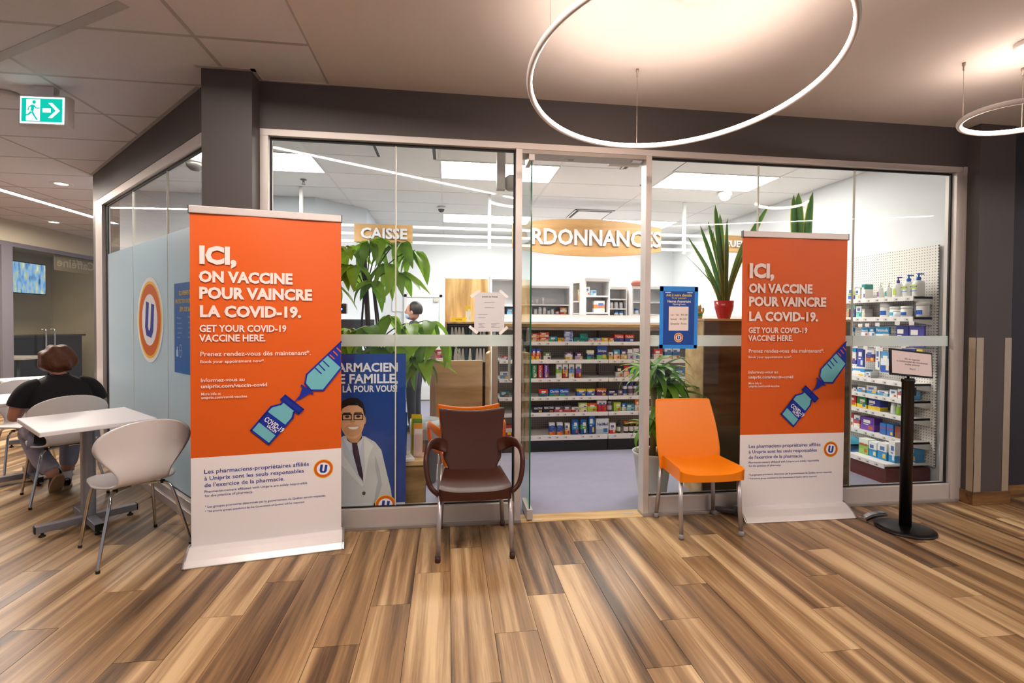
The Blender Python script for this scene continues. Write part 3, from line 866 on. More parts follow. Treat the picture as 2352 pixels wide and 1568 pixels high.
# brown armchair
def make_armchair(name, label, m, capm, loc, rz, copyname=None):
    t = plastic_chair(name, label, m, loc, rz, .44, .45, None, True, capm,
                      [(-.222, -.232, -.21, -.19), (.222, -.232, .21, -.19), (-.215, .25, -.19, .18), (.215, .25, .19, .18)])
    seat_block(m, t, .435, .37, -.225, .16, .442, .022, .085, curve=.012)
    # back: shield shape, concave top edge, narrows at the waist
    def back(u, v):
        k = 2 * u - 1
        w = interp([(0, .155), (.12, .165), (.26, .195), (.6, .208), (1, .226)], v)
        z = .405 + .405 * v + (.026 * k * k * v ** 3)
        x = k * w
        y = .145 + .05 * math.sin(v * 1.7) + .055 * v - .75 * x * x * (1 - .5 * v)
        return Vector((x, y, z))
    grid_shell(back, 16, 20, m, 'backrest', t, .013)
    # arms: loop from the back, over, forward and down to the seat side
    for sx in (-1, 1):
        path = catmull([(sx * .17, .165, .585), (sx * .225, .13, .612), (sx * .268, .05, .632), (sx * .288, -.05, .628), (sx * .297, -.115, .585), (sx * .292, -.145, .51), (sx * .270, -.165, .43), (sx * .225, -.175, .385), (sx * .19, -.17, .37)], 6)
        n = len(path); vs = []
        q = MB()
        for i, p in enumerate(path):
            a = path[max(0, i - 1)]; b = path[min(n - 1, i + 1)]; d = (b - a).normalized()
            f = i / (n - 1)
            wide = interp([(0, .055), (.3, .030), (.55, .026), (.8, .022), (1, .026)], f); thin = interp([(0, .010), (.3, .015), (.6, .017), (1, .016)], f)
            side = Vector((1, 0, 0)) - d * d.x; side.normalize()
            oth = d.cross(side)
            # wide direction: vertical at the back root, across the arm later
            for c in range(10):
                th = 2 * PI * c / 10
                vs.append(p + side * math.cos(th) * thin + oth * math.sin(th) * wide)
        q.add(vs, [(i * 10 + c, i * 10 + (c + 1) % 10, (i + 1) * 10 + (c + 1) % 10, (i + 1) * 10 + c) for i in range(n - 1) for c in range(10)], m, True)
        k0 = len(q.v) - len(vs)
        q.f.append([k0 + c for c in range(10)][::-1]); q.mi.append(0); q.sm.append(False)
        q.f.append([k0 + (n - 1) * 10 + c for c in range(10)]); q.mi.append(0); q.sm.append(False)
        q.build('armrest', m, t, sub=1)
    return t
BROWN = mat('brown_plastic', '#3d1c10', .42, spec=.35, var=.03, bump=.03, bscale=500)
make_armchair('plastic_armchair', 'dark brown plastic armchair with metal legs in front of the shop window', BROWN, mat('brown_foot', '#3a1712', .5), (.166, 3.178, 0), 0)
ORD_ = mat('orange_plastic_chair', '#e8700e', .38, var=.01)
make_armchair('plastic_armchair', 'orange plastic armchair inside the window, behind the brown armchair', ORD_, mat('grey_foot', '#8a8585', .5), (.15, 3.82, 0), R(180))
# ---- sign post
BLK = mat('black_powder_coat', '#0b0909', .3, var=.02)
t = thing('sign_stand', 'black post on a round base carrying a framed notice', 'sign stand', (3.148, 3.03, 0))
MB().lathe([(.0, .03), (.06, .028), (.14, .020), (.176, .010), (.178, .002), (.17, 0)], 40, BLK).build('base', BLK, t)
MB().lathe([(.036, .02), (.036, 1.02), (.040, 1.025), (.040, 1.04), (.034, 1.05), (.0, 1.052)], 28, BLK).build('post', BLK, t)
MB().box(.030, .048, -.02, .02, .93, .99, BLK).build('belt_slot', BLK, t, bev=.003)
MB().tube([(0, 0, 1.05), (0, 0, 1.08)], .008, 10, BLK).build('neck', BLK, t)
fr = link('sign_frame', None, t, (0, -.02, 1.155), (R(-8), R(3.0), R(8)))
fo = MB().box(-.205, .205, -.006, .006, -.09, .09, BLK).build('frame', BLK, t, (.005, -.015, 1.152), (R(-6), R(5.5), R(10)), bev=.002)
COL.objects.unlink(fr); bpy.data.objects.remove(fr)
PAPER = mat('notice_paper', '#efdcd8', .6, var=.01)
MB().box(-.192, .192, -.0075, -.006, -.077, .077, PAPER).build('paper', PAPER, fo)
GI = ink('#4b4046')
for s_, z_, w_ in [('Afin de respecter', .022, .15), ('la confidentialit\u00e9 des consultations', .004, .30), ('veuillez patienter', -.014, .15), ('Merci!', -.044, .055)]:
    textfit('lettering', s_, .017, w_, GI, fo, (-w_ / 2, -.0082, z_), bold=.0)
# chrome curved bar lying against the post base
CH2 = mat('polished_chrome', '#d0cccb', .12, metal=1., var=.02)
q = MB()
path = catmull([(0, 0, .016), (.06, .005, .03), (.13, .008, .036), (.2, .008, .034), (.215, .008, .030)], 6)
n = len(path); vs = []
for i, p in enumerate(path):
    for (dy, dz) in ((-.028, -.012), (-.028, .006), (-.018, .013), (.018, .013), (.028, .006), (.028, -.012)): vs.append(p + Vector((0, dy, dz)))
q.add(vs, [(i * 6 + c, i * 6 + (c + 1) % 6, (i + 1) * 6 + (c + 1) % 6, (i + 1) * 6 + c) for i in range(n - 1) for c in range(6)], CH2)
q.f += [[5, 4, 3, 2, 1, 0], [(n - 1) * 6 + c for c in range(6)]]; q.mi += [0, 0]; q.sm += [False, False]
o = q.build('chrome_foot_bar', CH2, None, (2.965, 3.19, 0), (0, 0, R(8)), bev=.003)
tag(o, 'short curved chrome bar lying on the floor beside the round black base', 'metal bar')
# ================================================================ SHELF RACKS AND PRODUCTS
def peg_mat(name, col, hole, axis, p=.0254, r=.16):
    if name in _M: return _M[name]
    m = bpy.data.materials.new(name); m.use_nodes = True
    nt = m.node_tree; L = nt.links.new
    b = nt.nodes['Principled BSDF']; b.inputs['Roughness'].default_value = .6
    tc = nt.nodes.new('ShaderNodeTexCoord'); sp = nt.nodes.new('ShaderNodeSeparateXYZ'); L(tc.outputs['Object'], sp.inputs[0])
    sq = []
    for ax in (axis, 'Z'):
        a = nt.nodes.new('ShaderNodeMath'); a.operation = 'DIVIDE'; a.inputs[1].default_value = p; L(sp.outputs[ax], a.inputs[0])
        f = nt.nodes.new('ShaderNodeMath'); f.operation = 'FRACT'; L(a.outputs[0], f.inputs[0])
        s = nt.nodes.new('ShaderNodeMath'); s.operation = 'SUBTRACT'; s.inputs[1].default_value = .5; L(f.outputs[0], s.inputs[0])
        k = nt.nodes.new('ShaderNodeMath'); k.operation = 'POWER'; k.inputs[1].default_value = 2; L(s.outputs[0], k.inputs[0]); sq.append(k)
    ad = nt.nodes.new('ShaderNodeMath'); ad.operation = 'ADD'; L(sq[0].outputs[0], ad.inputs[0]); L(sq[1].outputs[0], ad.inputs[1])
    lt = nt.nodes.new('ShaderNodeMath'); lt.operation = 'LESS_THAN'; lt.inputs[1].default_value = r * r; L(ad.outputs[0], lt.inputs[0])
    mx = nt.nodes.new('ShaderNodeMix'); mx.data_type = 'RGBA'; mx.inputs['A'].default_value = lin(col); mx.inputs['B'].default_value = lin(hole)
    L(lt.outputs[0], mx.inputs['Factor']); L(mx.outputs['Result'], b.inputs['Base Color'])
    _M[name] = m
    return m
PEG1 = peg_mat('grey_pegboard', '#d0c9c1', '#2a2624', 'X'); PEG2 = peg_mat('cream_pegboard', '#f3eee6', '#4a4642', 'Y')
SHW = mat('white_shelf_metal', '#efebe8', .4, var=.01); KICK = mat('black_kick_plate', '#141312', .5); KICKR = mat('maroon_kick_plate', '#5a1518', .4, var=.08)
TKT = ink('#dcd6d2'); TKB = ink('#5a5552')
WOODL = wood_mat('light_oak_laminate', '#a98450', '#c9a268', '#dcba84', 'Z', 1.6, .45)
WOODX = wood_mat('oak_laminate', '#98774a', '#b8935c', '#cdab78', 'X', 1.4, .45)
# ---- middle rack behind the door
ZSH = {1: 1.206, 2: 1.008, 3: .804, 4: .603, 5: .427, 6: .177}
for bay, (x0, x1, lb) in enumerate([(.545, 1.768, 'white metal shelf rack with grey pegboard seen through the door opening'), (1.768, 2.99, 'white metal shelf rack with grey pegboard behind the leafy dracaena')]):
    t = thing('shelf_rack', lb, 'shelf rack', (x0, 5.33, 0), 0, 'pharmacy shelf racks')
    w = x1 - x0
    MB().box(0, w, .415, .43, .12, 1.333, PEG1).build('pegboard', PEG1, t)
    MB().box(.005, w - .005, .0, .41, 0, .125, KICK).build('kick_plate', KICK, t)
    for k, z in ZSH.items():
        q = MB().box(.002, w - .002, .004, .415, z - .022, z - .002, SHW)
        s_ = q.build('shelf', SHW, t)
        MB().box(.004, w - .004, -.006, .004, z - .038 if k < 6 else z - .05, z + .004, SHW).build('price_rail', SHW, s_, bev=.001)
        q = MB(); n = int(w / .095)
        for i in range(n):
            if rnd.random() < .25: continue
            xx = .05 + i * .095 + rnd.uniform(-.015, .015)
            q.box(xx, xx + .036, -.0075, -.006, z - .030, z - .006, TKT); q.box(xx + .018, xx + .034, -.0082, -.0075, z - .022, z - .016, TKB)
        pt = q.build('price_tickets', TKT, s_); pt['kind'] = 'stuff'
    for xx in (0.006, w - .006): MB().box(xx - .006, xx + .006, .40, .416, .12, 1.333, mat('slotted_upright', '#7d7874', .5)).build('upright', mat('slotted_upright'), t)
# counter top above the racks and white upstand
t = thing('counter', 'long light wood counter ledge with white upstand above the shelf racks', 'counter', (.545, 5.33, 0))
MB().box(-.02, 3.2, -.02, .55, 1.368, 1.402, WOODX).build('wood_ledge', WOODX, t, bev=.002)
MB().box(-.02, 3.2, -.012, .50, 1.402, 1.425, SHW).box(-.02, 3.2, .10, .14, 1.425, 1.505, SHW).build('white_upstand', SHW, t)
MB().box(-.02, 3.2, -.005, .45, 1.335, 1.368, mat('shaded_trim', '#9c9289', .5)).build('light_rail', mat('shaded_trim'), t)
HUE = [('red', (200, 50, 40)), ('orange', (235, 130, 50)), ('yellow', (240, 195, 45)), ('lime', (175, 205, 75)), ('green', (50, 140, 80)), ('teal', (45, 150, 150)), ('blue', (45, 100, 185)), ('light blue', (80, 160, 210)), ('navy', (28, 35, 75)), ('purple', (105, 60, 140)), ('pink', (225, 170, 175)), ('white', (240, 238, 235)), ('grey', (150, 145, 150)), ('dark', (24, 26, 42)), ('brown', (130, 80, 55)), ('cream', (240, 215, 170)), ('lilac', (195, 200, 240))]
def hue(c):
    r = [int(c[i:i + 2], 16) for i in (0, 2, 4)]
    return min(HUE, key=lambda h: sum((a - b) ** 2 for a, b in zip(h[1], r)))[0]
def hues(cols):
    out = []
    for c in cols:
        h = hue(c)
        if h not in out: out.append(h)
    return ' and '.join(out[:2])
ORDN = ['leftmost', 'second', 'third', 'fourth', 'fifth', 'sixth', 'seventh', 'eighth', 'ninth', 'tenth', 'eleventh', 'twelfth', 'thirteenth', 'fourteenth', 'fifteenth', 'sixteenth', 'seventeenth']
INKC = {'k': '#20303a', 'w': '#f6f3ee', 'p': '#4a3a86', 'n': '#22407c', 'v': '#f6f3ee', 'r': '#d02a26'}
def carton(loc, rz, w, h, d, cols, tx='', label='x', group=None, name='medicine_box', cat='box'):
    """carton: coloured bands, a printed panel and lettering on the front (-y)"""
    q = MB(); n = len(cols); z = 0.
    for i, c in enumerate(reversed(cols)):
        z1 = h * (i + 1) / n
        q.box(-w / 2, w / 2, 0, d, z, z1, plastic('#' + c, .45)); z = z1
    o = q.build(name, None, None, loc, (0, 0, rz))
    tag(o, label, cat, group)
    # printed panel
    r_ = random.Random(int(w * 1e4) + int(h * 1e3) + len(label))
    q = MB(); c2 = '#' + (cols[-1] if n > 1 else ('f4efe8' if hue(cols[0]) not in ('white', 'cream') else '4a6aa8'))
    lite = '#f4efe8' if hue(cols[0]) not in ('white', 'cream', 'lilac') else '#5a78b0'
    a = r_.uniform(-.42, -.1) * w
    if not tx:
        q.box(a, a + w * .5, -.0006, 0, h * .56, h * .80, ink(lite)); q.box(a, a + w * .36, -.0006, 0, h * .42, h * .48, ink(lite))
    q.box(w * .08, w * .40, -.0006, 0, h * .10, h * .36, ink('#%s' % r_.choice(['e8d9b0', 'd8e3ee', 'c96a3c', '3f7ab8', 'e9c24a', '7a4a8a'])))
    q.build('printed_panel', None, o)
    if tx:
        k, s_ = tx.split(':')
        if k == 'v': textfit('lettering', s_, w * .55, h * .85, ink(INKC[k]), o, (w * .18, -.001, h * .07), (PI / 2, -PI / 2, 0), bold=.02)
        else: textfit('lettering', s_, min(h * .42, w * .34), w * .86, ink(INKC[k]), o, (-w * .43, -.001, h * .55), bold=.02)
    return o
PROD = [(1, 0.904, 0.087, 0.09, 'd8412a f2d9b0', 2, ''),(1, 0.994, 0.104, 0.104, 'c8472b f0b070', 2, ''),(1, 1.098, 0.092, 0.057, '2e8fc9 54b06a', 1, ''),(1, 1.196, 0.075, 0.044, 'f3c21c', 1, 'k:Advil'),(1, 1.271, 0.098, 0.12, '7d8fd0 c3cdf0', 2, ''),(1, 1.378, 0.069, 0.046, '1f9a94', 1, 'k:Advil'),(1, 1.449, 0.087, 0.089, '1f9a94', 2, 'k:Advil'),(1, 1.541, 0.078, 0.043, '4a9bd2 e8a8a0', 1, ''),(1, 1.621, 0.073, 0.044, '4a9bd2 e8a8a0', 1, ''),(1, 1.697, 0.074, 0.044, 'f0c02a', 1, ''),(1, 1.775, 0.064, 0.044, 'e2502c f0c83a', 1, ''),(1, 1.842, 0.112, 0.082, 'd6281f 2b3f86', 1, 'w:TYLENOL'),(1, 1.965, 0.109, 0.082, 'd6281f 2b3f86', 1, 'w:TYLENOL'),(2, 0.905, 0.047, 0.121, '3a49ae e6491f f2c022', 1, ''),(2, 0.956, 0.054, 0.122, '3a49ae e6491f f2c022', 1, ''),(2, 1.038, 0.08, 0.085, '5e7d57 dfe3d4', 1, ''),(2, 1.283, 0.083, 0.085, '6d4f8d e9e3ea d8b23a', 1, ''),(2, 1.395, 0.085, 0.082, '4b2b62 b79fc6', 1, ''),(2, 1.527, 0.084, 0.103, 'f3e8c8 1d4aa5 2fae6b', 1, 'w:Salonpas'),(2, 1.643, 0.116, 0.154, '2c59b8 1e3d9d 7cc46c', 1, 'w:Salonpas'),(2, 1.78, 0.048, 0.08, 'f7f3ea e9b84a', 1, ''),(2, 1.837, 0.074, 0.111, '3fa0cf f4c49a', 1, ''),(2, 1.919, 0.075, 0.111, '3d2f7a d7b77a', 1, ''),(2, 1.999, 0.059, 0.114, 'efeaf3 c9c3dc', 1, 'p:Advil'),(2, 2.064, 0.064, 0.122, 'efeaf3 c9c3dc', 1, 'p:Advil'),(2, 0.581, 0.072, 0.044, 'cf3346 ddd9e6', 1, ''),(3, 0.91, 0.056, 0.15, '1a7c45', 1, 'v:MYOFLEX'),(3, 0.976, 0.055, 0.151, 'c11f26', 1, 'v:MYOFLEX'),(3, 1.042, 0.056, 0.152, '6b2b95', 1, 'v:MYOFLEX'),(3, 1.184, 0.062, 0.157, 'f3f1ea 9cc43c f3f1ea', 1, ''),(3, 1.253, 0.061, 0.157, 'f3f1ea e9a04a b5342a', 1, ''),(3, 1.324, 0.06, 0.157, 'f3f1ea 7fa9dd f3f1ea', 1, ''),(3, 1.404, 0.064, 0.158, 'f3f1ea 8a5ab0 9c2b2b', 1, ''),(3, 1.864, 0.084, 0.129, '1b1c2c c9bfc4', 1, ''),(3, 1.955, 0.062, 0.137, 'd12441 f0c6cd', 1, ''),(3, 2.023, 0.051, 0.087, '2f6bc0 c9d9ee', 1, ''),(3, 2.079, 0.051, 0.129, '2f6bc0 c9d9ee', 1, ''),(3, 0.564, 0.093, 0.075, 'e3e6ea 5f8fb5', 1, ''),(4, 0.993, 0.099, 0.078, 'd63b31 2b6a70', 1, ''),(4, 1.105, 0.114, 0.081, '1c62c6 1c62c6 43a86a', 1, 'w:Claritin'),(4, 1.221, 0.107, 0.081, '1c62c6 1c62c6 43a86a', 1, 'w:Claritin'),(4, 1.416, 0.105, 0.077, 'e2c23a 3f6cc0 3f6cc0', 1, ''),(4, 1.529, 0.097, 0.076, 'e2c23a 3f6cc0 3f6cc0', 1, ''),(4, 1.642, 0.116, 0.079, 'd8742e 6a2a68 6a2a68', 1, 'w:Allegra'),(4, 1.766, 0.128, 0.064, '1d2350 2b3570', 1, ''),(4, 0.565, 0.094, 0.065, '2f7d8a 3b6f7c', 1, ''),(5, 0.928, 0.107, 0.068, '1b2540 151a2c', 1, 'w:REACTINE'),(5, 1.04, 0.123, 0.074, '1b2540 151a2c', 1, 'w:REACTINE'),(5, 1.166, 0.096, 0.068, '5b5266 c0566e', 1, ''),(5, 1.265, 0.09, 0.069, '5b5266 c0566e', 1, ''),(5, 1.36, 0.082, 0.051, 'e9dfdc cf3b30', 1, ''),(5, 1.444, 0.094, 0.098, 'b7cf57 e8e6d0', 2, ''),(5, 1.54, 0.106, 0.095, 'd7542c b5cf48 b5cf48', 1, ''),(5, 1.652, 0.053, 0.123, 'eee6e4 d2231f d2231f', 1, ''),(5, 1.707, 0.052, 0.123, 'eee6e4 d2231f d2231f', 1, ''),(5, 1.843, 0.085, 0.099, 'b5cf48 a7c650', 1, ''),(5, 1.936, 0.05, 0.089, '2c76bd cfe0ea', 1, ''),(5, 1.992, 0.094, 0.079, '3596a8 8fd0d6', 1, ''),(5, 2.091, 0.049, 0.127, 'e87a2e f1e6dd', 1, ''),(6, 1.109, 0.061, 0.134, 'eef0f4 2a56b0 2a56b0 ee8a2c', 1, ''),(6, 1.198, 0.063, 0.134, 'eef0f4 2a56b0 2a56b0 ee8a2c', 1, ''),(6, 1.287, 0.054, 0.126, 'f5efe6 f0c99a ef8f26', 1, ''),(6, 1.367, 0.07, 0.165, '1f5fae 3f9ad8 1d4ca0', 1, ''),(6, 1.462, 0.07, 0.165, '1f5fae 57b06a 1d4ca0', 1, ''),(6, 1.561, 0.063, 0.212, '1f5fae 3f9ad8 1d4ca0 1d4ca0', 1, ''),(6, 1.64, 0.149, 0.167, 'e6ecf2 dfe6ee b9c6d6', 1, 'n:NeilMed'),(6, 1.797, 0.072, 0.118, 'efe9ea e9dfe0 cf3437', 1, ''),(6, 0.567, 0.131, 0.122, 'b23a2e e9e2dc b23a2e', 1, 'w:Secaris')]
cnt = {}
SHN = {1: 'top', 2: 'second', 3: 'third', 4: 'fourth', 5: 'fifth', 6: 'bottom'}
for sh, x0, w, h, cols, n, tx in sorted(PROD, key=lambda p: (p[0], p[1])):
    i = cnt.get(sh, 0); cnt[sh] = i + 1
    cl = cols.split()
    for k in range(n):
        hh = h / n
        nm = hues(cl)
        lv = '' if n == 1 else (', lower of two' if k == 0 else ', upper of two')
        pos = 'leftmost' if i == 0 else ORDN[i] + ' from left'
        carton((x0 + w / 2, 5.36, ZSH[sh] + .001 + k * hh), rnd.uniform(-.04, .04), w * .97, hh, .06 if h < .1 else .045, cl, tx, '%s box, %s on %s rack shelf%s' % (nm, pos, SHN[sh], lv), 'boxes on the rack behind the door')
def bottle(loc, r, h, body, capc, labelc, label, group, capr=.55, caph=.22, name='bottle', cat='bottle', pump=None, rz=0., sy=1.):
    t = thing(name, label, cat, loc, rz, group)
    bh = h * (1 - caph)
    m = plastic(body, .35)
    MB().lathe([(r * .92, 0), (r, r * .12), (r, bh * .82), (r * .85, bh * .93), (r * capr * .9, bh)], 18, m, sy=sy).build('body', m, t)
    if labelc:
        ml = ink(labelc); MB().lathe([(r * 1.012, bh * .18), (r * 1.012, bh * .70)], 18, ml, cap=False, sy=sy).build('label', ml, t)
    mc = plastic(capc, .4)
    if pump:
        q = MB().lathe([(r * capr, bh - .002), (r * capr, bh + h * caph * .45), (r * .16, bh + h * caph * .5), (r * .16, h * .97)], 14, mc, sy=sy)
        q.box(-r * .22, r * .9, -r * .16, r * .16, h * .95, h, mc)
        q.build('pump', mc, t)
    else:
        MB().lathe([(r * capr, bh - .002), (r * capr * 1.03, bh + .003), (r * capr, h)], 16, mc, sy=sy).build('cap', mc, t)
    return t
GB = 'bottles on the rack behind the door'
for i, (x, r, h) in enumerate([(1.984, .026, .139), (2.047, .028, .139), (2.108, .026, .139)]):
    bottle((x, 5.40, ZSH[4] + .001), r, h, '#e9e6ee', '#23307e', '#39508f' if i == 0 else '#7c5b7a', 'white bottle with navy cap, %s of three on the fourth shelf' % ('left', 'middle', 'right')[i], GB, .8, .25)
bottle((1.804, 5.40, ZSH[5] + .001), .032, .114, '#5b5670', '#9a97a3', '#c9c2d0', 'grey jar with pale label between boxes on the fifth shelf', GB, .8, .2, 'jar', 'jar')
bottle((1.914, 5.40, ZSH[6] + .001), .024, .142, '#2a211c', '#141414', '#cfd4b8', 'dark pump bottle with pale label on the bottom shelf', GB, .5, .3, pump=1)
for i, x in enumerate([2.002, 2.062, 2.122]):
    bottle((x, 5.40, ZSH[6] + .001), .027, .126, '#3a2418', '#e8792a', '#efe9e2', 'amber bottle with orange cap, %s of three on the bottom shelf' % ('left', 'middle', 'right')[i], GB, .85, .2)
carton((1.923, 5.37, ZSH[4] + .001), .1, .054, .056, .05, ['8f8798', '6f6a8a'], '', 'small grey box left of the white bottles on the fourth shelf', 'boxes on the rack behind the door')
# right part of the same racks, seen behind the dracaena
for i, (x, w, h, c, sh) in enumerate([(2.36, .10, .12, ['cf2a2a', 'e9d9d0'], 2), (2.48, .085, .13, ['eef0f2', '2f6fae', 'e9d9c8'], 2), (2.575, .085, .13, ['eef0f2', '2f6fae', 'e9d9c8'], 2), (2.76, .10, .14, ['7a2a36', 'f0e6e2', 'f0e6e2'], 2), (2.62, .10, .09, ['2f80c4', '9cc9e6'], 3), (2.45, .11, .08, ['2a7a46', 'd8d2c0'], 4), (2.40, .10, .06, ['3a6cb0', 'dfe6ee'], 1)]):
    carton((x, 5.36, ZSH[sh] + .001), 0, w, h, .05, c, '', '%s box seen under the blue opening hours notice, %s from left' % (hues(c), ORDN[i] if i else 'first'), 'boxes behind the dracaena')
# ---- right rack along the wall
ZR = {'A': 1.672, 'B': 1.488, 'E': .892, 'F': .738, 'G': .582, 'H': .368}
t = thing('shelf_rack', 'white wall rack with cream pegboard and maroon plinth behind the right window', 'shelf rack', (4.30, 3.9, 0), 0, 'pharmacy shelf racks')
MB().box(-.012, 0, -.04, 2.44, .15, 2.13, PEG2).build('pegboard', PEG2, t)
MB().box(-.45, -.01, .0, 2.44, 0, .135, KICKR).build('plinth', KICKR, t)
for k, z in list(ZR.items()) + [('I', .18)]:
    xf = -.20 if k != 'I' else -.46
    for yb in range(2):
        y0, y1 = yb * 1.22 + .004, yb * 1.22 + 1.216
        s_ = MB().box(xf, -.012, y0, y1, z - .022, z - .002, SHW).build('shelf', SHW, t)
        MB().box(xf - .01, xf, y0, y1, z - .04, z + .003, SHW).build('price_rail', SHW, s_, bev=.001)
        if k != 'I': MB().prism([(xf + .0, z - .045), (-.012, z - .075), (-.012, z + .0), (xf, z + .0)], y0, y0 + .004, SHW, Matrix(((1, 0, 0, 0), (0, 0, 1, 0), (0, 1, 0, 0), (0, 0, 0, 1)))).build('shelf_bracket', SHW, s_)
        if yb == 0:
            q = MB()
            for i in range(11):
                yy = y0 + .05 + i * .105 + rnd.uniform(-.02, .02)
                q.box(xf - .0115, xf - .010, yy, yy + .04, z - .034, z - .008, TKT); q.box(xf - .0122, xf - .0115, yy + .005, yy + .022, z - .026, z - .018, TKB)
            pt = q.build('price_tickets', TKT, s_); pt['kind'] = 'stuff'
WQ = -PI / 2
GR_ = 'products on the right wall rack'
def rcarton(y0, y1, z, h, cols, lb, tx='', x=4.13, d=.09, name='product_box', cat='box'):
    return carton((x, (y0 + y1) / 2, z), WQ, (y1 - y0) * .96, h, d, cols, tx, lb, GR_, name, cat)
rcarton(4.592, 4.68, ZR['A'], .127, ['eef0ee', 'c9d84a', '2a6fc0'], 'white, lime and blue carton at the far end of the uppermost right shelf')
rcarton(4.523, 4.585, ZR['A'], .113, ['f3f1ee', 'e8e2dc'], 'plain white carton near the far end of the uppermost right shelf')
rcarton(4.462, 4.507, ZR['A'], .148, ['1f8f88', 'f1f1ee', 'f1f1ee'], 'white carton with teal top on the uppermost right shelf')
for (y, r, h, cp, lc, lb) in [(4.326, .028, .15, '#eceae6', '#8b6bb0', 'small white pump bottle with purple leaf mark'), (4.236, .030, .145, '#eceae6', '#2f9a8a', 'small white pump bottle with green leaf mark'), (4.134, .040, .19, '#4338a0', '#b7d63a', 'white bottle with violet pump and lime label'), (4.026, .050, .20, '#2268c8', None, 'white lotion bottle with blue pump, left of the last one'), (3.93, .052, .205, '#2268c8', None, 'white lotion bottle with blue pump at the near end of the shelf')]:
    b_ = bottle((4.17, y, ZR['A'] + .001), r, h, '#f0efec', cp, None, lb, GR_, .38, .30, pump=1, sy=.75, name='lotion_bottle')
    q = MB()
    if lc:
        q.add([(-r * 1.01, .0 + a, b) for a, b in ((-r * .35, h * .12), (r * .35, h * .12), (r * .35, h * .40), (-r * .2, h * .45))], [(0, 3, 2, 1)], ink(lc)); q.build('label', None, b_)
    else:
        yy = r * .62
        for z0, z1, c in ((.34, .50, '#b9d33c'), (.40, .46, '#23407e'), (.22, .25, '#2f8fd0')):
            q.add([(-r * 1.005 - (.0006 if c == '#23407e' else 0), -yy, h * z0), (-r * 1.005, yy, h * z0), (-r * 1.005, yy, h * z1), (-r * 1.005, -yy, h * z1)], [(0, 3, 2, 1)], ink(c))
        q.build('label', None, b_)
        textfit('lettering', 'Cetaphil', r * .42, yy * 1.5, ink('#f6f3ee'), b_, (-r * 1.03, yy * .75, h * .415), (PI / 2, 0, WQ), bold=.01)
rcarton(4.663, 4.678, ZR['B'], .13, ['f0b429', 'e88a2a'], 'thin yellow carton at the far end of the second right shelf')
rcarton(4.581, 4.659, ZR['B'], .13, ['8fd0c0', '5a3a6a', '4a2f5a'], 'purple carton with mint top on the second right shelf')
rcarton(4.502, 4.572, ZR['B'], .118, ['f0f0ee', '7fd0b8'], 'white and mint carton on the second right shelf')
rcarton(4.462, 4.497, ZR['B'], .085, ['c9c6c0', 'd9d6d0'], 'short grey carton on the second right shelf')
for (y, r, h, lc, lb, pm) in [(4.27, .055, .136, '#2a62b8', 'tall white cream jar with blue label band', 0), (4.16, .058, .10, '#4ab0cf', 'wide white cream jar with turquoise label', 0), (4.085, .040, .066, '#dfe6ee', 'small white cream jar between the larger jars', 0), (4.002, .044, .098, '#2b5fc0', 'white cream jar with blue wedge mark', 0), (3.905, .048, .135, '#2b5fc0', 'large white cream jar with top pump at the near shelf end', 1)]:
    t_ = thing('cream_jar', lb, 'jar', (4.13 if r < .045 else 4.19, y, ZR['B'] + .001), 0, GR_)
    m_w = plastic('#f2f1ef', .35)
    MB().lathe([(r * .9, 0), (r, .004), (r, h * .72), (r * .96, h * .74)], 20, m_w).build('body', m_w, t_)
    MB().lathe([(r * 1.03, h * .74), (r * 1.03, h * .98), (r * .98, h), (0, h)], 20, m_w).build('lid', m_w, t_)
    ml = ink(lc)
    q = MB(); ns = 8
    a0, a1 = R(140), R(220)
    vs = [(r * 1.01 * math.cos(a0 + (a1 - a0) * i / ns), r * 1.01 * math.sin(a0 + (a1 - a0) * i / ns), zz) for zz in (h * .15, h * .45) for i in range(ns + 1)]
    q.add(vs, [(i, i + 1, ns + 2 + i, ns + 1 + i) for i in range(ns)], ml, True); q.build('label', ml, t_)
    if pm: MB().lathe([(r * .3, h), (r * .3, h * 1.08), (0, h * 1.1)], 12, m_w).build('pump_top', m_w, t_)
def hang(y0, y1, z0, z1, cols, lb, x=4.14, tagz=True, tx=''):
    """blister pack hanging from a peg hook, with a price flag"""
    o = rcarton(y0, y1, z0, z1 - z0, cols, lb, tx, x, .02, 'hanging_pack', 'pack')
    hk = mat('hook_wire', '#8b8783', .4, metal=.7)
    h = z1 - z0
    MB().tube([(0, .16, h + .012), (0, -.045, h + .012), (0, -.05, h + .022)], .0025, 6, hk).build('peg_hook', hk, o)
    if tagz: MB().box(-.025, .025, -.052, -.050, h + .005, h + .04, TKT).build('price_flag', TKT, o)
    return o
hang(4.609, 4.68, 1.30, 1.385, ['1f8fd0', 'e9eef2'], 'blue and white pack hanging at the far end of the upper hook row')
hang(4.424, 4.514, 1.30, 1.385, ['1f8fd0', 'e9eef2'], 'blue and white pack hanging second in the upper hook row', tx='w:Personnelle')
hang(4.352, 4.42, 1.30, 1.39, ['1f8fd0', 'e9eef2'], 'blue and white pack hanging third in the upper hook row')
hang(4.19, 4.346, 1.295, 1.395, ['1f9fd8', '1f8fd0', 'eef2f4'], 'large light blue pack in the middle of the upper hook row', tx='w:Personnelle')
hang(3.99, 4.12, 1.24, 1.41, ['2c2f8e', '34389a'], 'navy pack in the upper hook row', tx='')
hang(3.84, 3.985, 1.22, 1.41, ['4a3fa2', '5348a8'], 'violet pack at the near end of the upper hook row')
hang(4.57, 4.674, 1.01, 1.175, ['1f8fd0', 'f0eeec', 'f0eeec', '3a5aa8'], 'white pack with blue top at the far end of the lower hook row')
hang(4.478, 4.561, .99, 1.175, ['3a4a9a', '4a5ab0'], 'indigo pack second in the lower hook row')
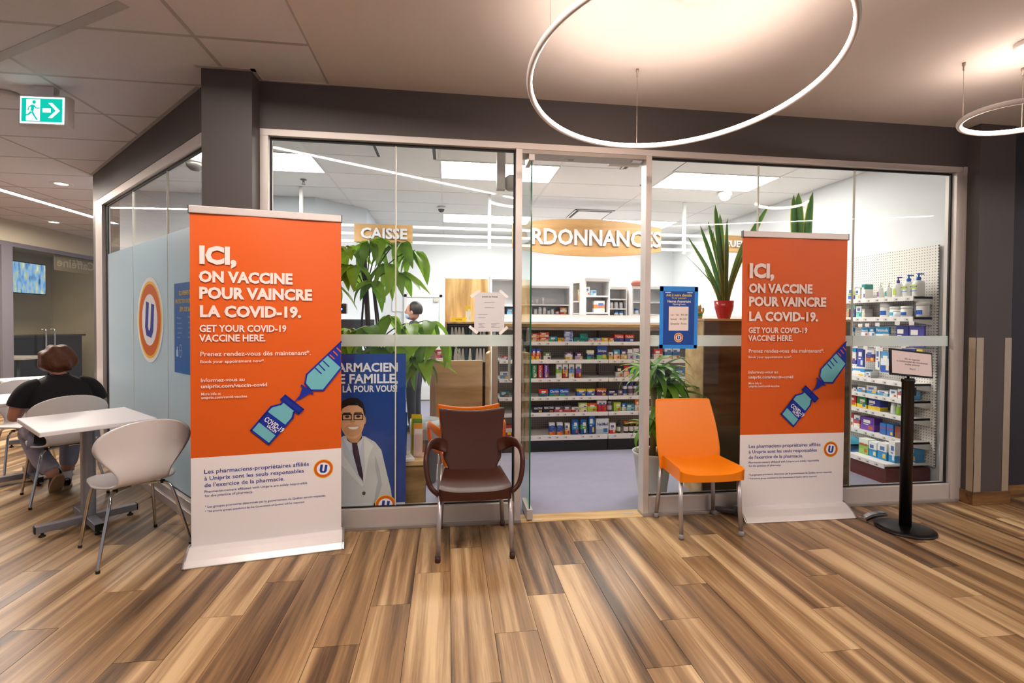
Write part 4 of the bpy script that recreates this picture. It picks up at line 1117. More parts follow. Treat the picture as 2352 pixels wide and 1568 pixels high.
hang(4.35, 4.45, 1.05, 1.165, ['e9e6e4', '4a3a7a', 'c96a3c'], 'white and purple pack third in the lower hook row')
hang(4.285, 4.338, .98, 1.205, ['f0edea', 'efe6e2', 'f0edea'], 'tall white pack in the lower hook row')
hang(4.176, 4.278, .963, 1.16, ['5aa8e0', 'dfe6ee', '2a5ab8'], 'clear and blue pack in the lower hook row')
hang(3.92, 4.06, 1.07, 1.20, ['4a4aa0', 'd04a6a'], 'indigo pack above the framed notice')
hang(3.85, 3.91, 1.06, 1.20, ['e8d23a', '6a5ab0'], 'yellow and violet pack above the framed notice', tagz=False)
rcarton(4.635, 4.671, ZR['E'], .063, ['2f8fd0'], 'small blue carton at the far end of the middle right shelf')
rcarton(4.447, 4.631, ZR['E'], .072, ['3a9ad8', 'eef2f4', 'e9e2de'], 'long blue and white carton on the middle right shelf')
rcarton(4.38, 4.443, ZR['E'], .055, ['d9dcdc', 'c9cccc'], 'clear grey box on the middle right shelf')
for i, (y0, y1, h, c, nm) in enumerate([(4.623, 4.68, .056, ['eef0f2', '4a9ad0'], 'first'), (4.543, 4.614, .04, ['4a4a56', 'd9d6d2'], 'second'), (4.435, 4.538, .046, ['eef0f2', '4aa0d8'], 'third'), (4.303, 4.427, .077, ['f0ece8', 'e0c8b8', '4a9ad0'], 'fourth'), (4.178, 4.30, .045, ['f0f0ee', '5aa8d8'], 'fifth'), (4.084, 4.164, .071, ['eef2f4', 'e9ecee'], 'sixth'), (4.005, 4.078, .088, ['f0e9e6', 'd86a4a', 'f0e9e6'], 'seventh'), (3.94, 3.975, .08, ['6ab8e0', '4aa0d8'], 'eighth')]):
    rcarton(y0, y1, ZR['F'], h, c, '%s carton, %s from the far end of the fourth right shelf' % (hues(c), nm))
for i, (y0, y1, h, c, lb) in enumerate([(4.545, 4.681, .104, ['d82a2e', 'd82a2e', 'f2d23a'], 'red bandage box with yellow band'), (4.42, 4.539, .105, ['2a8a3e', '2a8a3e', 'f2d23a'], 'green bandage box with yellow band'), (4.262, 4.405, .11, ['2c3a9c', '2c3a9c', 'f2d23a'], 'navy bandage box with yellow band')]):
    rcarton(y0, y1, ZR['G'], h, c, lb + ' on the fifth right shelf')
for y, c, cp, lb in [(4.132, '#eceff2', '#f2f2f2', 'white round bottle on the fifth right shelf'), (4.073, '#8cbf3a', '#f2f2f2', 'green round bottle on the fifth right shelf'), (4.018, '#e8952a', '#f2f2f2', 'amber round bottle on the fifth right shelf')]:
    bottle((4.15, y, ZR['G'] + .001), .026, .105, c, cp, None, lb, GR_, .8, .22)
for i, (y0, y1, h, c, lb, tx) in enumerate([(4.657, 4.683, .124, ['2a5ab8', 'dfe6ee'], 'slim blue carton at the far end of the sixth right shelf', ''), (4.579, 4.653, .13, ['c8322e', 'f1eeec', 'f1eeec'], 'white carton with red top on the sixth right shelf', ''), (4.498, 4.574, .125, ['f1eeec', 'd84a3a', 'f1eeec'], 'white and red carton on the sixth right shelf', ''), (4.323, 4.49, .128, ['6a3aa0', '7a4ab0'], 'big purple carton on the sixth right shelf', ''), (4.194, 4.263, .105, ['2f7fd0', '3a6ab8'], 'blue bandage carton with red lettering, farther of two', 'r:BAND-AID'), (4.115, 4.189, .11, ['2f7fd0', '3a6ab8'], 'blue bandage carton with red lettering, nearer of two', 'r:BAND-AID'), (4.02, 4.10, .108, ['7a4a32', '8a5a3c'], 'brown bandage carton with red lettering at the near shelf end', 'r:BAND-AID')]):
    rcarton(y0, y1, ZR['H'], h, c, lb, tx)
rcarton(4.20, 4.31, .181, .14, ['e9f0e4', '8cc05a', '9ccf6a'], 'green bandage carton on the lowest right deck', 'r:BAND-AID', 3.95)
rcarton(4.105, 4.195, .181, .135, ['f0f1ef', '2f8fc8'], 'white and blue carton on the lowest right deck, left one', '', 3.95)
rcarton(4.0, 4.10, .181, .15, ['f0f1ef', '2f8fc8'], 'white and blue carton on the lowest right deck, right one', '', 3.95)
rcarton(3.925, 3.99, .181, .185, ['f0f1ef', 'e6e8e8', '2f8fc8'], 'tall white carton on the lowest right deck behind the post', '', 3.96)
rcarton(3.915, 3.965, .181, .15, ['2f9ad0', '2a8ac4'], 'bright blue carton at the back of the lowest right deck', '', 4.16)
for i, (y, z, c, lb) in enumerate([(4.41, .182, '#3a6ab0', 'blue plastic wrapped pack lying on the lowest right deck'), (4.44, .245, '#3a9ab8', 'turquoise plastic wrapped pack lying on top of the blue one')]):
    q = MB()
    def fn(u, v, i=i): return Vector(((u - .5) * .26, (v - .5) * .30, .05 * (1 - abs(2 * u - 1) ** 3) * (1 - abs(2 * v - 1) ** 3) * (1 + .15 * math.sin(u * 17 + i) * math.cos(v * 13))))
    q.grid(fn, 14, 14); q.grid(lambda u, v: Vector(((u - .5) * .26, (.5 - v) * .30, 0)), 2, 2)
    o = q.build('wrapped_pack', plastic(c, .15), None, (4.0, y + .07, z), (0, 0, 0))
    tag(o, lb, 'pack', GR_)
# ================================================================ PHARMACY INTERIOR
SIGNW = wood_mat('sign_wood', '#a57d4c', '#b48c58', '#c19c6c', 'X', .8, .5)
LETT = mat('sign_letters', '#c4c4c8', .4, var=.01)
YB = 6.213
# white pipe frame that carries the signs
t = thing('sign_rail', 'white suspended pipe rail with three bars carrying the wooden signs', 'rail', (0, YB, ZI))
PIPE = mat('white_pipe', '#f4f3f1', .4)
for z in (2.577, 2.48, 2.386): MB().box(-2.6, 4.3, .02, .05, z - .018 - ZI, z + .018 - ZI, PIPE).build('rail_bar', PIPE, t, bev=.004)
for x in (-1.74, .508, 3.09): MB().box(x - .02, x + .02, .015, .055, 2.33 - ZI, 0, PIPE).build('hanger', PIPE, t, bev=.004)
t = thing('wooden_sign', 'small wooden sign with raised letters CAISSE above the money tree', 'sign', (-.778, YB, 2.483), 0, 'wooden pharmacy signs')
MB().box(-.344, .344, -.02, .0, -.108, .108, SIGNW).build('board', SIGNW, t, bev=.003)
textfit('lettering', 'CAISSE', .175, .535, LETT, t, (-.268, -.03, -.064), bold=.03, extr=.008)
t = thing('wooden_sign', 'large wooden sign with curved edges and raised letters ORDONNANCES', 'sign', (1.770, YB, 2.503), 0, 'wooden pharmacy signs')
n = 24; pts = []
for i in range(n + 1):
    x = -.98 + 1.96 * i / n; pts.append((x, -.155 - .083 * (1 - (x / .98) ** 2)))
for i in range(n + 1):
    x = .98 - 1.96 * i / n; pts.append((x, .155 + .083 * (1 - (x / .98) ** 2)))
MB().prism(pts, 0, .02, SIGNW, Matrix(((1, 0, 0, 0), (0, 0, -1, 0), (0, 1, 0, 0), (0, 0, 0, 1)))).build('board', SIGNW, t, bev=.002)
textfit('lettering', 'ORDONNANCES', .275, 1.90, LETT, t, (-.95, -.032, -.095), bold=.028, extr=.01)
t = thing('wooden_sign', 'small wooden sign behind the snake plant, only the letters CUE in view', 'sign', (3.92, YB, 2.483), 0, 'wooden pharmacy signs')
MB().box(-.36, .36, -.02, .0, -.108, .108, SIGNW).build('board', SIGNW, t, bev=.003)
textfit('lettering', 'CUEILLETTE', .12, .64, LETT, t, (-.30, -.03, -.045), bold=.03, extr=.008)
# ---- ceiling things
def sprinkler(x, y, lb):
    t = thing('sprinkler_head', lb, 'sprinkler', (x, y, ZI), 0, 'ceiling sprinklers')
    m = mat('sprinkler_metal', '#8f8a86', .3, metal=.8)
    MB().lathe([(.035, 0), (.035, -.006), (.012, -.012), (.012, -.03)], 16, m).build('escutcheon', m, t)
    MB().lathe([(.022, -.052), (.022, -.055), (0, -.056)], 12, m).tube([(-.008, 0, -.03), (-.012, 0, -.052)], .002, 6, m).tube([(.008, 0, -.03), (.012, 0, -.052)], .002, 6, m).build('deflector', m, t)
sprinkler(-1.62, 5.90, 'small metal sprinkler on the ceiling near the slanted wall')
sprinkler(2.22, 5.52, 'small metal sprinkler on the ceiling above the doorway')
def dome(x, y, z, r, lb, dark=True):
    t = thing('dome_camera', lb, 'camera', (x, y, z), 0, 'security cameras')
    m = plastic('#f1efec', .4)
    MB().lathe([(r * 1.15, 0), (r * 1.15, -r * .4), (r * .95, -r * .7)], 20, m).build('housing', m, t)
    MB().lathe([(r * .9, -r * .68), (r * .8, -r * 1.1), (r * .45, -r * 1.45), (0, -r * 1.55)], 20, plastic('#55504e' if dark else '#e9e7e4', .15)).build('lens_dome', None, t) if False else MB().lathe([(r * .9, -r * .68), (r * .8, -r * 1.1), (r * .45, -r * 1.45), (0, -r * 1.55)], 20, plastic('#55504e' if dark else '#e9e7e4', .15)).build('lens_dome', plastic('#55504e' if dark else '#e9e7e4', .15), t)
dome(-.10, 7.0, ZI, .05, 'small dark lensed camera on the ceiling behind the hanging rail')
dome(3.33, 5.68, ZI, .07, 'white round detector on the ceiling above the snake plant', False)
dome(-2.45, 5.25, ZI, .09, 'white ball camera on the ceiling behind the left window')
def air_vent(x0, x1, y0, y1, lb):
    t = thing('air_vent', lb, 'vent', ((x0 + x1) / 2, (y0 + y1) / 2, ZI), 0, 'ceiling air diffusers')
    w, d = (x1 - x0) / 2, (y1 - y0) / 2
    m = mat('vent_shadow', '#4b4a48', .6); MB().box(-w, w, -d, d, -.004, .002, m).build('dark_gap', m, t)
    MB().box(-w + .05, w - .05, -d + .05, d - .05, -.022, -.006, SHW).build('face_plate', SHW, t, bev=.004)
    q = MB().box(-w, w, -d, -d + .02, -.01, .002, SHW).box(-w, w, d - .02, d, -.01, .002, SHW).box(-w, -w + .02, -d, d, -.01, .002, SHW).box(w - .02, w, -d, d, -.01, .002, SHW); q.build('frame', SHW, t)
air_vent(1.77, 2.34, 6.83, 7.40, 'square white air diffuser on the ceiling above the oval sign')
air_vent(-.70, -.10, 4.40, 4.97, 'square white air diffuser on the ceiling behind the left window')
air_vent(1.75, 2.34, 4.40, 4.97, 'square white air diffuser on the ceiling right of the doorway')
# ---- door: open glass leaf, fittings, pulls
d1 = structure(link('door_1', None))
GE = mat('green_glass_edge', '#0c5a48', .15, var=.02)
boxo('pane', .576, .586, 3.492, 4.40, .03, 2.60, glass_mat('door_glass', (.86, .93, .90), 1., .05), d1)
boxo('glass_edge', .576, .586, 3.488, 3.4915, .03, 2.60, GE, d1)
boxo('top_fitting', .560, .602, 3.478, 3.66, 2.56, 2.625, ALU, d1, .003)
boxo('bottom_fitting', .560, .602, 3.470, 3.72, .012, .085, ALU, d1, .003)
PULL = mat('satin_pull', '#d6d0ca', .3, metal=.6)
for sx in (-1, 1):
    x = .581 + sx * .055
    MB().tube(catmull([(.581, 4.27, 1.26), (x - sx * .012, 4.27, 1.262), (x, 4.27, 1.24), (x, 4.27, 1.10), (x, 4.27, .94), (x - sx * .012, 4.27, .918), (.581, 4.27, .92)], 5), .011, 10, PULL).build('door_pull', PULL, d1)
boxo('door_closer', 1.205, 1.45, 3.63, 3.70, 2.618, 2.665, mat('closer_case', '#d6d0c0', .5), d1, .004)
boxo('strike_plate', 1.33, 1.40, 3.50, 3.54, 2.598, 2.606, WM, d1)
boxo('slot', .86, .905, 3.56, 3.568, 2.604, 2.606, BLACKG, d1)
t = thing('ceiling_loudspeaker', 'grey loudspeaker on a hanging bracket behind the left window', 'loudspeaker', (.40, 3.85, ZI))
GR = mat('grey_bracket', '#b6b0ac', .45, var=.02)
MB().box(-.033, .033, -.03, .03, -.57, 0, GR).build('bracket', GR, t, bev=.003)
MB().lathe([(.03, 0), (.045, .01), (.048, .10), (.03, .115)], 18, GR, Matrix.Translation((.082, 0, -.57))).build('speaker_body', GR, t)
MB().tube([(.02, 0, -.50), (.06, 0, -.50)], .012, 8, GR).build('joint', GR, t)
# ---- wood panel, hanging supports rack, low partition, metal posts
t = thing('wood_cabinet', 'light oak cabinet with an open compartment of hanging braces', 'cabinet', (.19, 5.33, 0))
MB().box(-.225, .26, .36, .38, 1.42, 1.91, WOODL).build('upper_panel', WOODL, t)
MB().box(-.225, .26, -.01, .38, 1.40, 1.42, WOODL).build('ledge', WOODL, t)
MB().box(-.225, -.205, -.01, .38, 0, 1.40, WOODL).build('side_panel', WOODL, t)
MB().box(.24, .26, -.01, .38, 0, 1.40, WOODL).build('side_panel', WOODL, t)
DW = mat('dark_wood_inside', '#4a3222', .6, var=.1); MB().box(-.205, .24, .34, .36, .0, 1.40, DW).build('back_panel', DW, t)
hkm = mat('hook_wire'); 
for z in (1.375, 1.145): MB().box(-.205, .24, .10, .104, z, z + .006, hkm).build('hook_bar', hkm, t)
for row, z in enumerate((1.36, 1.13)):
    for i in range(11):
        c = rnd.choice(['#e6e3e0', '#dcd9d6', '#2f5a62', '#c9cbd0', '#1f3a44', '#e9e6e2'])
        h = rnd.uniform(.14, .21); w = rnd.uniform(.012, .026); x = .19 - .185 + i * .0385
        q = MB().prism([(-w * .4, h), (w * .4, h), (w, h * .3), (w * .7, 0), (-w * .7, 0), (-w, h * .3)], -.008, .008, plastic(c, .3), Matrix(((1, 0, 0, 0), (0, 0, -1, 0), (0, 1, 0, 0), (0, 0, 0, 1))))
        o = q.build('hanging_brace', plastic(c, .3), None, (x, 5.43, z - h), (0, 0, rnd.uniform(-.4, .4)))
        tag(o, '%s bagged brace, %s from left in the %s hanging row of the oak cabinet' % ({'#2f5a62': 'teal', '#1f3a44': 'dark teal'}.get(c, 'pale'), ORDN[i] if i else 'first', ('upper', 'lower')[row]), 'brace', 'braces hanging in the oak cabinet')
YEL = plastic('#f2d21a', .4)
t = thing('sample_tray', 'yellow tray standing on the oak cabinet ledge', 'tray', (.115, 5.40, 1.421))
MB().prism([(-.07, 0), (.07, 0), (.082, .045), (-.082, .045)], -.03, .03, YEL, Matrix(((1, 0, 0, 0), (0, 0, -1, 0), (0, 1, 0, 0), (0, 0, 0, 1)))).build('tray_body', YEL, t)
textfit('lettering', 'ACTIVA', .018, .07, ink('#3a3212'), t, (-.035, -.031, .014), bold=.02)
o = carton((.215, 5.40, 1.421), 0, .055, .17, .05, ['f2d21a', 'f2f0ec', 'f2f0ec'], '', 'white carton with yellow top beside the yellow tray', 'products on the oak cabinet')
OAKX = wood_mat('pale_oak_panel', '#b68e5e', '#c9a575', '#d6b68a', 'X', .8, .5)
t = thing('partition', 'low pale oak partition panel behind the orange armchair', 'partition', (.10, 4.72, 0))
MB().box(-.215, .225, 0, .03, .08, 1.055, OAKX).build('front_panel', OAKX, t, bev=.002)
MB().box(-.015, .015, 0, .42, .08, 1.12, OAKX).build('return_panel', OAKX, t, (.27, .03, 0), (0, 0, R(-8)), bev=.002)
for i, x in enumerate((-.145, .455)):
    o = MB().box(-.028, .028, -.02, .02, 0, 1.2 if i else 1.15, mat('anodised_post', '#b9a898', .35, metal=.5)).build('metal_post', mat('anodised_post'), None, (x, 4.86, 0), bev=.004)
    tag(o, ('brushed metal post left of the low oak partition', 'brushed metal post right of the low oak partition')[i], 'post', 'metal posts')
t = thing('glove_dispenser', 'small red box on the wall beyond the plant leaves', 'box', (-.06, 5.2, 1.02)) if False else None
carton((-.09, 5.36, 1.03), 0, .08, .09, .05, ['c41f2c', 'd8485a'], '', 'small red box left of the oak cabinet behind the leaves', None)
o = boxo('bracket_shelf', -.19, -.04, 5.33, 5.45, 1.0, 1.03, SHW); tag(o, 'small white bracket shelf left of the oak cabinet', 'shelf')
# ---- dispensary shelving behind the counter
def shelf_unit(name, lb, x0, x1, y, d, z0, z1, shelves, inner='#f3f3f5', rz=0.):
    t = thing(name, lb, 'shelving', ((x0 + x1) / 2, y, 0), rz, 'white dispensary shelving')
    w = (x1 - x0) / 2; mi = mat('shelf_inner_' + inner.strip('#'), inner, .6)
    MB().box(-w, w, d - .015, d, z0, z1, mi).build('back_panel', mi, t)
    for sx in (-1, 1): MB().box(min(sx * w, sx * (w - .02)), max(sx * w, sx * (w - .02)), 0, d, 0, z1, SHW).build('side_panel', SHW, t)
    MB().box(-w, w, 0, d, z1, z1 + .04, SHW).build('top_panel', SHW, t)
    for z in shelves: MB().box(-w + .02, w - .02, 0.003, d - .015, z - .02, z, SHW).build('shelf', SHW, t)
    return t
shelf_unit('dispensary_shelving', 'long low white shelving with pill bottles left of the tall white cabinet', .75, 1.89, 7.6, .32, 1.2, 1.95, (1.30, 1.545, 1.70))
shelf_unit('dispensary_cabinet', 'tall white open cabinet standing behind the counter', 1.845, 2.20, 6.6, .30, 1.1, 1.985, (1.40, 1.562, 1.79), '#e6e4e8')
shelf_unit('dispensary_shelving', 'white shelving with capped bottles right of the tall white cabinet', 2.47, 2.82, 7.6, .30, 1.2, 1.95, (1.34, 1.52, 1.65, 1.80))
shelf_unit('dispensary_shelving', 'white shelving at the right end behind the door post', 2.84, 3.5, 7.45, .30, 1.2, 1.95, (1.38, 1.56, 1.75))
shelf_unit('dispensary_cabinet', 'white open cabinet beside the oak cabinet, behind the taped notice', .53, .90, 6.3, .30, 1.1, 1.965, (1.40, 1.52, 1.64), '#e4e6ea')
shelf_unit('dispensary_shelving', 'white side shelving between the pill bottles and the tall cabinet', 1.74, 2.1, 7.1, .25, 1.1, 2.0, (1.38, 1.56, 1.74), '#e9e6df', R(-62))
GP = 'pill bottles in the dispensary'
k = 0
for z, xs in ((1.545, [.80, .88, .95, 1.03, 1.10, 1.20, 1.28, 1.36, 1.43, 1.50, 1.57, 1.63]), (1.70, [.80, .86, .94, 1.02, 1.12, 1.21, 1.29, 1.38, 1.48])):
    for i, x in enumerate(xs):
        hh = rnd.choice([.06, .08, .10, .11])
        bottle((x, 7.70, z + .001), rnd.uniform(.022, .03), hh, '#f3f1ee', '#f6f5f3', rnd.choice(['#dfe2e6', '#e9e0da', '#d8dde6']), 'white pill bottle, %s from left on the %s long dispensary shelf' % (ORDN[i] if i else 'first', 'lower' if z < 1.6 else 'upper'), GP, .85, .2)
bottle((1.71, 7.70, 1.546), .03, .075, '#c8402a', '#2a2422', '#f0e2d8', 'red pill bottle with black cap at the right shelf end', GP, .85, .2)
o = carton((1.80, 7.66, 1.546), 0, .10, .11, .06, ['e8953a', 'f0ece6', 'd84a2e'], '', 'orange and white carton at the right end of the pill shelf', GP)
for i, x in enumerate((2.52, 2.59, 2.67, 2.75)):
    bottle((x, 7.70, 1.651), .03, .10, '#f4f3f1', '#fafafa', '#e6e8ec', 'white bottle, %s of four right of the tall cabinet' % ('first', 'second', 'third', 'last')[i], GP, .85, .2)
for i, (x, z) in enumerate(((2.66, 1.521), (2.74, 1.521), (2.95, 1.561), (3.06, 1.561), (2.93, 1.381), (3.03, 1.381))):
    bottle((x, 7.66 if x < 2.8 else 7.55, z), .035, .085, '#eef0f2', '#2f6fc8', '#dfe6ee', 'white bottle with blue cap, %s of six near the door post' % ('first', 'second', 'third', 'fourth', 'fifth', 'last')[i], GP, .9, .3)
carton((1.905, 6.66, 1.791), 0, .055, .12, .08, ['f2efec', 'efe6e0'], '', 'tall white carton on the upper shelf of the tall cabinet', GP)
carton((1.985, 6.66, 1.791), 0, .085, .075, .08, ['8fbfd8', '9ac6dc'], '', 'light blue carton on the upper shelf of the tall cabinet', GP)
carton((2.07, 6.66, 1.563), 0, .15, .16, .08, ['efe2dc', 'e8895a', 'efe2dc'], '', 'pink and orange printed carton on the lower shelf of the tall cabinet', GP)
for i, (x, y, z, c, h) in enumerate([(1.885, 7.06, 1.741, ['f0c86a', 'e8a84a'], .16), (1.915, 7.0, 1.741, ['4a7ad0', 'dfe6f0'], .18), (1.90, 7.03, 1.561, ['d0392c', 'f0ece6'], .10), (1.935, 6.97, 1.561, ['f0ece6', 'dfe0e4'], .12)]):
    carton((x, y, z), R(-62), .05, h, .06, c, '', '%s carton on the %s side shelf left of the tall cabinet' % (hues(c), ('upper', 'upper', 'lower', 'lower')[i]), GP)
carton((.66, 6.36, 1.521), 0, .10, .07, .08, ['3f9ad0', 'd8d23a'], '', 'blue and yellow carton in the cabinet behind the taped notice', GP)
carton((.80, 6.36, 1.521), 0, .10, .075, .08, ['3f8fd0', '6ab0e0'], '', 'blue carton in the cabinet behind the taped notice', GP)
o = MB().lathe([(.0, 0), (.06, .01), (.075, .05), (.05, .10), (.0, .11)], 10, mat('brown_paper', '#8a4a3a', .7, var=.3, vscale=40), sx=1.4).build('paper_bag', mat('brown_paper'), None, (2.98, 7.6, 1.991)); tag(o, 'crumpled brown packet on top of the right dispensary shelving', 'packet')
# ---- back door, left wall things
d2 = structure(link('door_2', None))
DOORW = mat('white_door_paint', '#f2f4f5', .45)
boxo('leaf', -.74, -.16, 9.16, 9.20, 0, 1.86, DOORW, d2)
q = MB().box(-.79, -.74, 9.14, 9.2, 0, 1.91, SHW).box(-.16, -.11, 9.14, 9.2, 0, 1.91, SHW).box(-.79, -.11, 9.14, 9.2, 1.86, 1.91, SHW); q.build('door_frame', SHW, d2)
boxo('push_plate', -.27, -.22, 9.145, 9.16, 1.05, 1.35, mat('beige_plate', '#cdbfae', .5), d2)
boxo('closer_box', -.26, -.18, 9.12, 9.16, 1.78, 1.84, mat('closer_case'), d2)
# ---- cash desk with monitor, scanner
t = thing('cash_desk', 'white cash desk partly hidden by the banner and the money tree', 'desk', (-1.05, 5.6, 0))
MB().box(-.5, .55, 0, .05, 0, 1.02, SHW).build('front_panel', SHW, t); MB().box(-.52, .57, -.03, .6, 1.02, 1.06, SHW).build('desk_top', SHW, t)
t = thing('monitor', 'dark computer monitor on the cash desk behind the leaves', 'monitor', (-1.02, 5.75, 1.061))
DK = plastic('#3b4046', .3); MB().box(-.20, .20, -.015, .015, .10, .38, DK).build('screen', DK, t, bev=.006); MB().box(-.03, .03, -.01, .02, .0, .12, DK).build('stand', DK, t); MB().box(-.11, .11, -.08, .08, 0, .012, DK).build('foot', DK, t)
t = thing('payment_display', 'small black display with blue digits beside the banner', 'display', (-.99, 4.9, 1.06)) if False else thing('payment_display', 'small black display with blue digits beside the banner', 'display', (-1.20, 5.64, 1.061))
MB().box(-.015, .015, 0, .03, 0, .45, DK).build('pole', DK, t); MB().box(-.10, .10, -.03, .04, .44, .55, plastic('#15171a', .3)).build('housing', plastic('#15171a', .3), t, bev=.006)
LED = emis('blue_digits', '#3aa8ff', 3.0); MB().box(-.02, .06, -.032, -.030, .48, .50, LED).build('digits', LED, t)
o = MB().box(-.17, .17, -.01, .0, -.12, .12, plastic('#eef0f2', .4)).build('wall_notice', plastic('#eef0f2', .4), None, (-1.05, 7.2, 1.75), (0, 0, R(46))) if False else boxo('wall_notice', -1.0, -.70, 9.18, 9.195, 1.60, 1.95, plastic('#eef0f2', .4)); tag(o, 'white framed notice on the back wall beside the money tree stem', 'notice')
boxo('red_strip', -.74, -.715, 9.17, 9.181, 1.63, 1.92, ink('#c8586a'), o)
# ---- low table with leaflets, bin
TBW = wood_mat('side_table_oak', '#7a5c36', '#9a774a', '#b08c5c', 'X', 1.2, .5)
t = thing('low_table', 'low oak table behind the window, beside the pharmacist poster', 'table', (-.45, 3.60, 0))
MB().box(-.30, .295, 0, .25, .39, .42, OAKX).build('table_top', OAKX, t, bev=.002); MB().box(-.30, .285, .015, .03, .0, .39, TBW).build('front_panel', TBW, t); MB().box(.265, .285, .03, .245, 0, .39, TBW).build('side_panel', TBW, t)
ACR = glass_mat('clear_acrylic', (.97, .97, .97), .6, .06)
t = thing('leaflet_holder', 'clear acrylic holder full of leaflets on the low oak table', 'leaflet holder', (-.235, 3.74, .421), R(-12))
MB().box(-.06, .06, -.04, -.037, 0, .17, ACR).box(-.06, .06, .04, .043, 0, .25, ACR).box(-.063, -.06, -.04, .043, 0, .2, ACR).box(.06, .063, -.04, .043, 0, .2, ACR).build('holder', ACR, t)
for i, (c, h, y) in enumerate([('#e8c22a', .30, .03), ('#6a9a3a', .27, .018), ('#e89a3a', .24, .006), ('#f0e6e0', .20, -.008), ('#efc9c0', .17, -.02)]):
    o = boxo('leaflet', -.05 + i * .012, .03 + i * .006, -.001, .001, 0, h, ink(c), None, 0, (-.235 + y * .2, 3.74 + y, .423), (R(-6), 0, R(-12)))
    tag(o, '%s leaflet in the clear holder' % ('yellow', 'green', 'orange', 'cream', 'pale pink')[i], 'leaflet', 'leaflets on the low table')
o = boxo('folder', -.12, .0, -.004, .004, 0, .33, plastic('#1c5a9e', .4), None, .003, (-.30, 3.70, .422), (R(-8), 0, R(-5))); tag(o, 'upright dark blue folder beside the leaflet holder', 'folder')
o = boxo('leaflet_pile', -.05, .05, -.07, .07, 0, .02, ink('#efe9e6'), None, .002, (-.30, 3.66, .421), (0, 0, R(15))); tag(o, 'flat pile of white leaflets on the low table edge', 'leaflets')
t = thing('waste_bin', 'grey waste bin with a clear bag, behind the low oak table', 'bin', (-.20, 4.45, 0))
GRB = plastic('#6c6a6c', .5); MB().lathe([(.09, 0), (.10, .01), (.125, .50), (.128, .50), (.118, .49), (.09, .03)], 24, GRB, cap=False).build('bin_body', GRB, t)
BAG = film_mat('clear_bag', '#dfe2e4', .55, .3, .4); MB().lathe([(.129, .40), (.133, .50), (.13, .56), (.122, .50)], 24, BAG, cap=False).build('bin_bag', BAG, t)
# ---- oak display counter with plants
t = thing('display_counter', 'tall oak counter with shade-darkened front behind the orange chair carrying the snake plants', 'counter', (2.04, 3.75, 0))
OAKSH = wood_mat('shaded_oak_veneer', '#453722', '#58452b', '#685337', 'X', 1.2, .5)  # darker oak for the unlit front: its shade is put into the colour
MB().box(0, 1.30, 0, .018, 0, 1.44, OAKSH).build('front_panel', OAKSH, t); MB().box(0, .018, .018, .32, 0, 1.44, OAKX).build('side_panel', OAKX, t); MB().box(1.282, 1.30, .018, .32, 0, 1.44, OAKX).build('side_panel', OAKX, t)
MB().box(-.005, 1.305, -.005, .33, 1.44, 1.458, OAKX).build('top_board', OAKX, t, bev=.002); MB().box(.018, 1.282, .30, .318, 0, 1.44, OAKX).build('back_panel', OAKX, t)
GOLD = mat('gold_lacquer', '#e0b020', .25, metal=.4, var=.15, vscale=60)
t = thing('lucky_cat', 'small golden cat figurine beside the red flower pot', 'figurine', (2.065, 3.90, 1.458))
MB().lathe([(.03, 0), (.034, .02), (.03, .05), (.022, .07), (0, .075)], 16, GOLD, sy=.8).build('body', GOLD, t)
q = MB().lathe([(0, .062), (.022, .07), (.027, .088), (.022, .105), (0, .112)], 16, GOLD, sy=.85)
for sx in (-1, 1): q.lathe([(.010, 0), (0, .018)], 8, GOLD, Matrix.Translation((sx * .015, 0, .103)))
q.build('head', GOLD, t)
MB().tube(catmull([(.028, -.005, .04), (.038, -.008, .065), (.034, -.01, .09)], 4), .008, 8, GOLD).build('raised_paw', GOLD, t)
MB().lathe([(.0215, .066), (.0225, .07)], 14, ink('#b8321e'), cap=False, sy=.85).build('collar', ink('#b8321e'), t)
MB().box(-.02, .02, -.029, -.027, .02, .045, ink('#3a8a4a')).build('bib', ink('#3a8a4a'), t)
# ================================================================ PLANTS
def leaf_mat(name, c0, c1, edge=None, rough=.4):
    if name in _M: return _M[name]
    m = bpy.data.materials.new(name); m.use_nodes = True
    nt = m.node_tree; L = nt.links.new
    b = nt.nodes['Principled BSDF']; b.inputs['Roughness'].default_value = rough
    oi = nt.nodes.new('ShaderNodeObjectInfo'); tc = nt.nodes.new('ShaderNodeTexCoord')
    n = nt.nodes.new('ShaderNodeTexNoise'); n.inputs['Scale'].default_value = 14; L(tc.outputs['Object'], n.inputs['Vector'])
    a = nt.nodes.new('ShaderNodeMath'); a.operation = 'MULTIPLY_ADD'; a.inputs[1].default_value = .5; L(n.outputs['Fac'], a.inputs[0]); 
    k = nt.nodes.new('ShaderNodeMath'); k.operation = 'MULTIPLY'; k.inputs[1].default_value = .6; L(oi.outputs['Random'], k.inputs[0]); L(k.outputs[0], a.inputs[2])
    mx = nt.nodes.new('ShaderNodeMix'); mx.data_type = 'RGBA'; mx.inputs['A'].default_value = lin(c0); mx.inputs['B'].default_value = lin(c1); L(a.outputs[0], mx.inputs['Factor'])
    L(mx.outputs['Result'], b.inputs['Base Color'])
    tl = nt.nodes.new('ShaderNodeBsdfTranslucent'); L(mx.outputs['Result'], tl.inputs[0])
    ms = nt.nodes.new('ShaderNodeMixShader'); ms.inputs[0].default_value = .48
    L(b.outputs[0], ms.inputs[1]); L(tl.outputs[0], ms.inputs[2]); L(ms.outputs[0], nt.nodes['Material Output'].inputs[0])
    _M[name] = m
    return m
LF = leaf_mat('money_tree_leaf', '#3c6c18', '#9cc43a'); LD = leaf_mat('dracaena_leaf', '#2a6414', '#86b83a'); LS = leaf_mat('snake_leaf', '#2b5024', '#557c42'); LSE = leaf_mat('snake_leaf_edge', '#a8a84a', '#c8c05a')
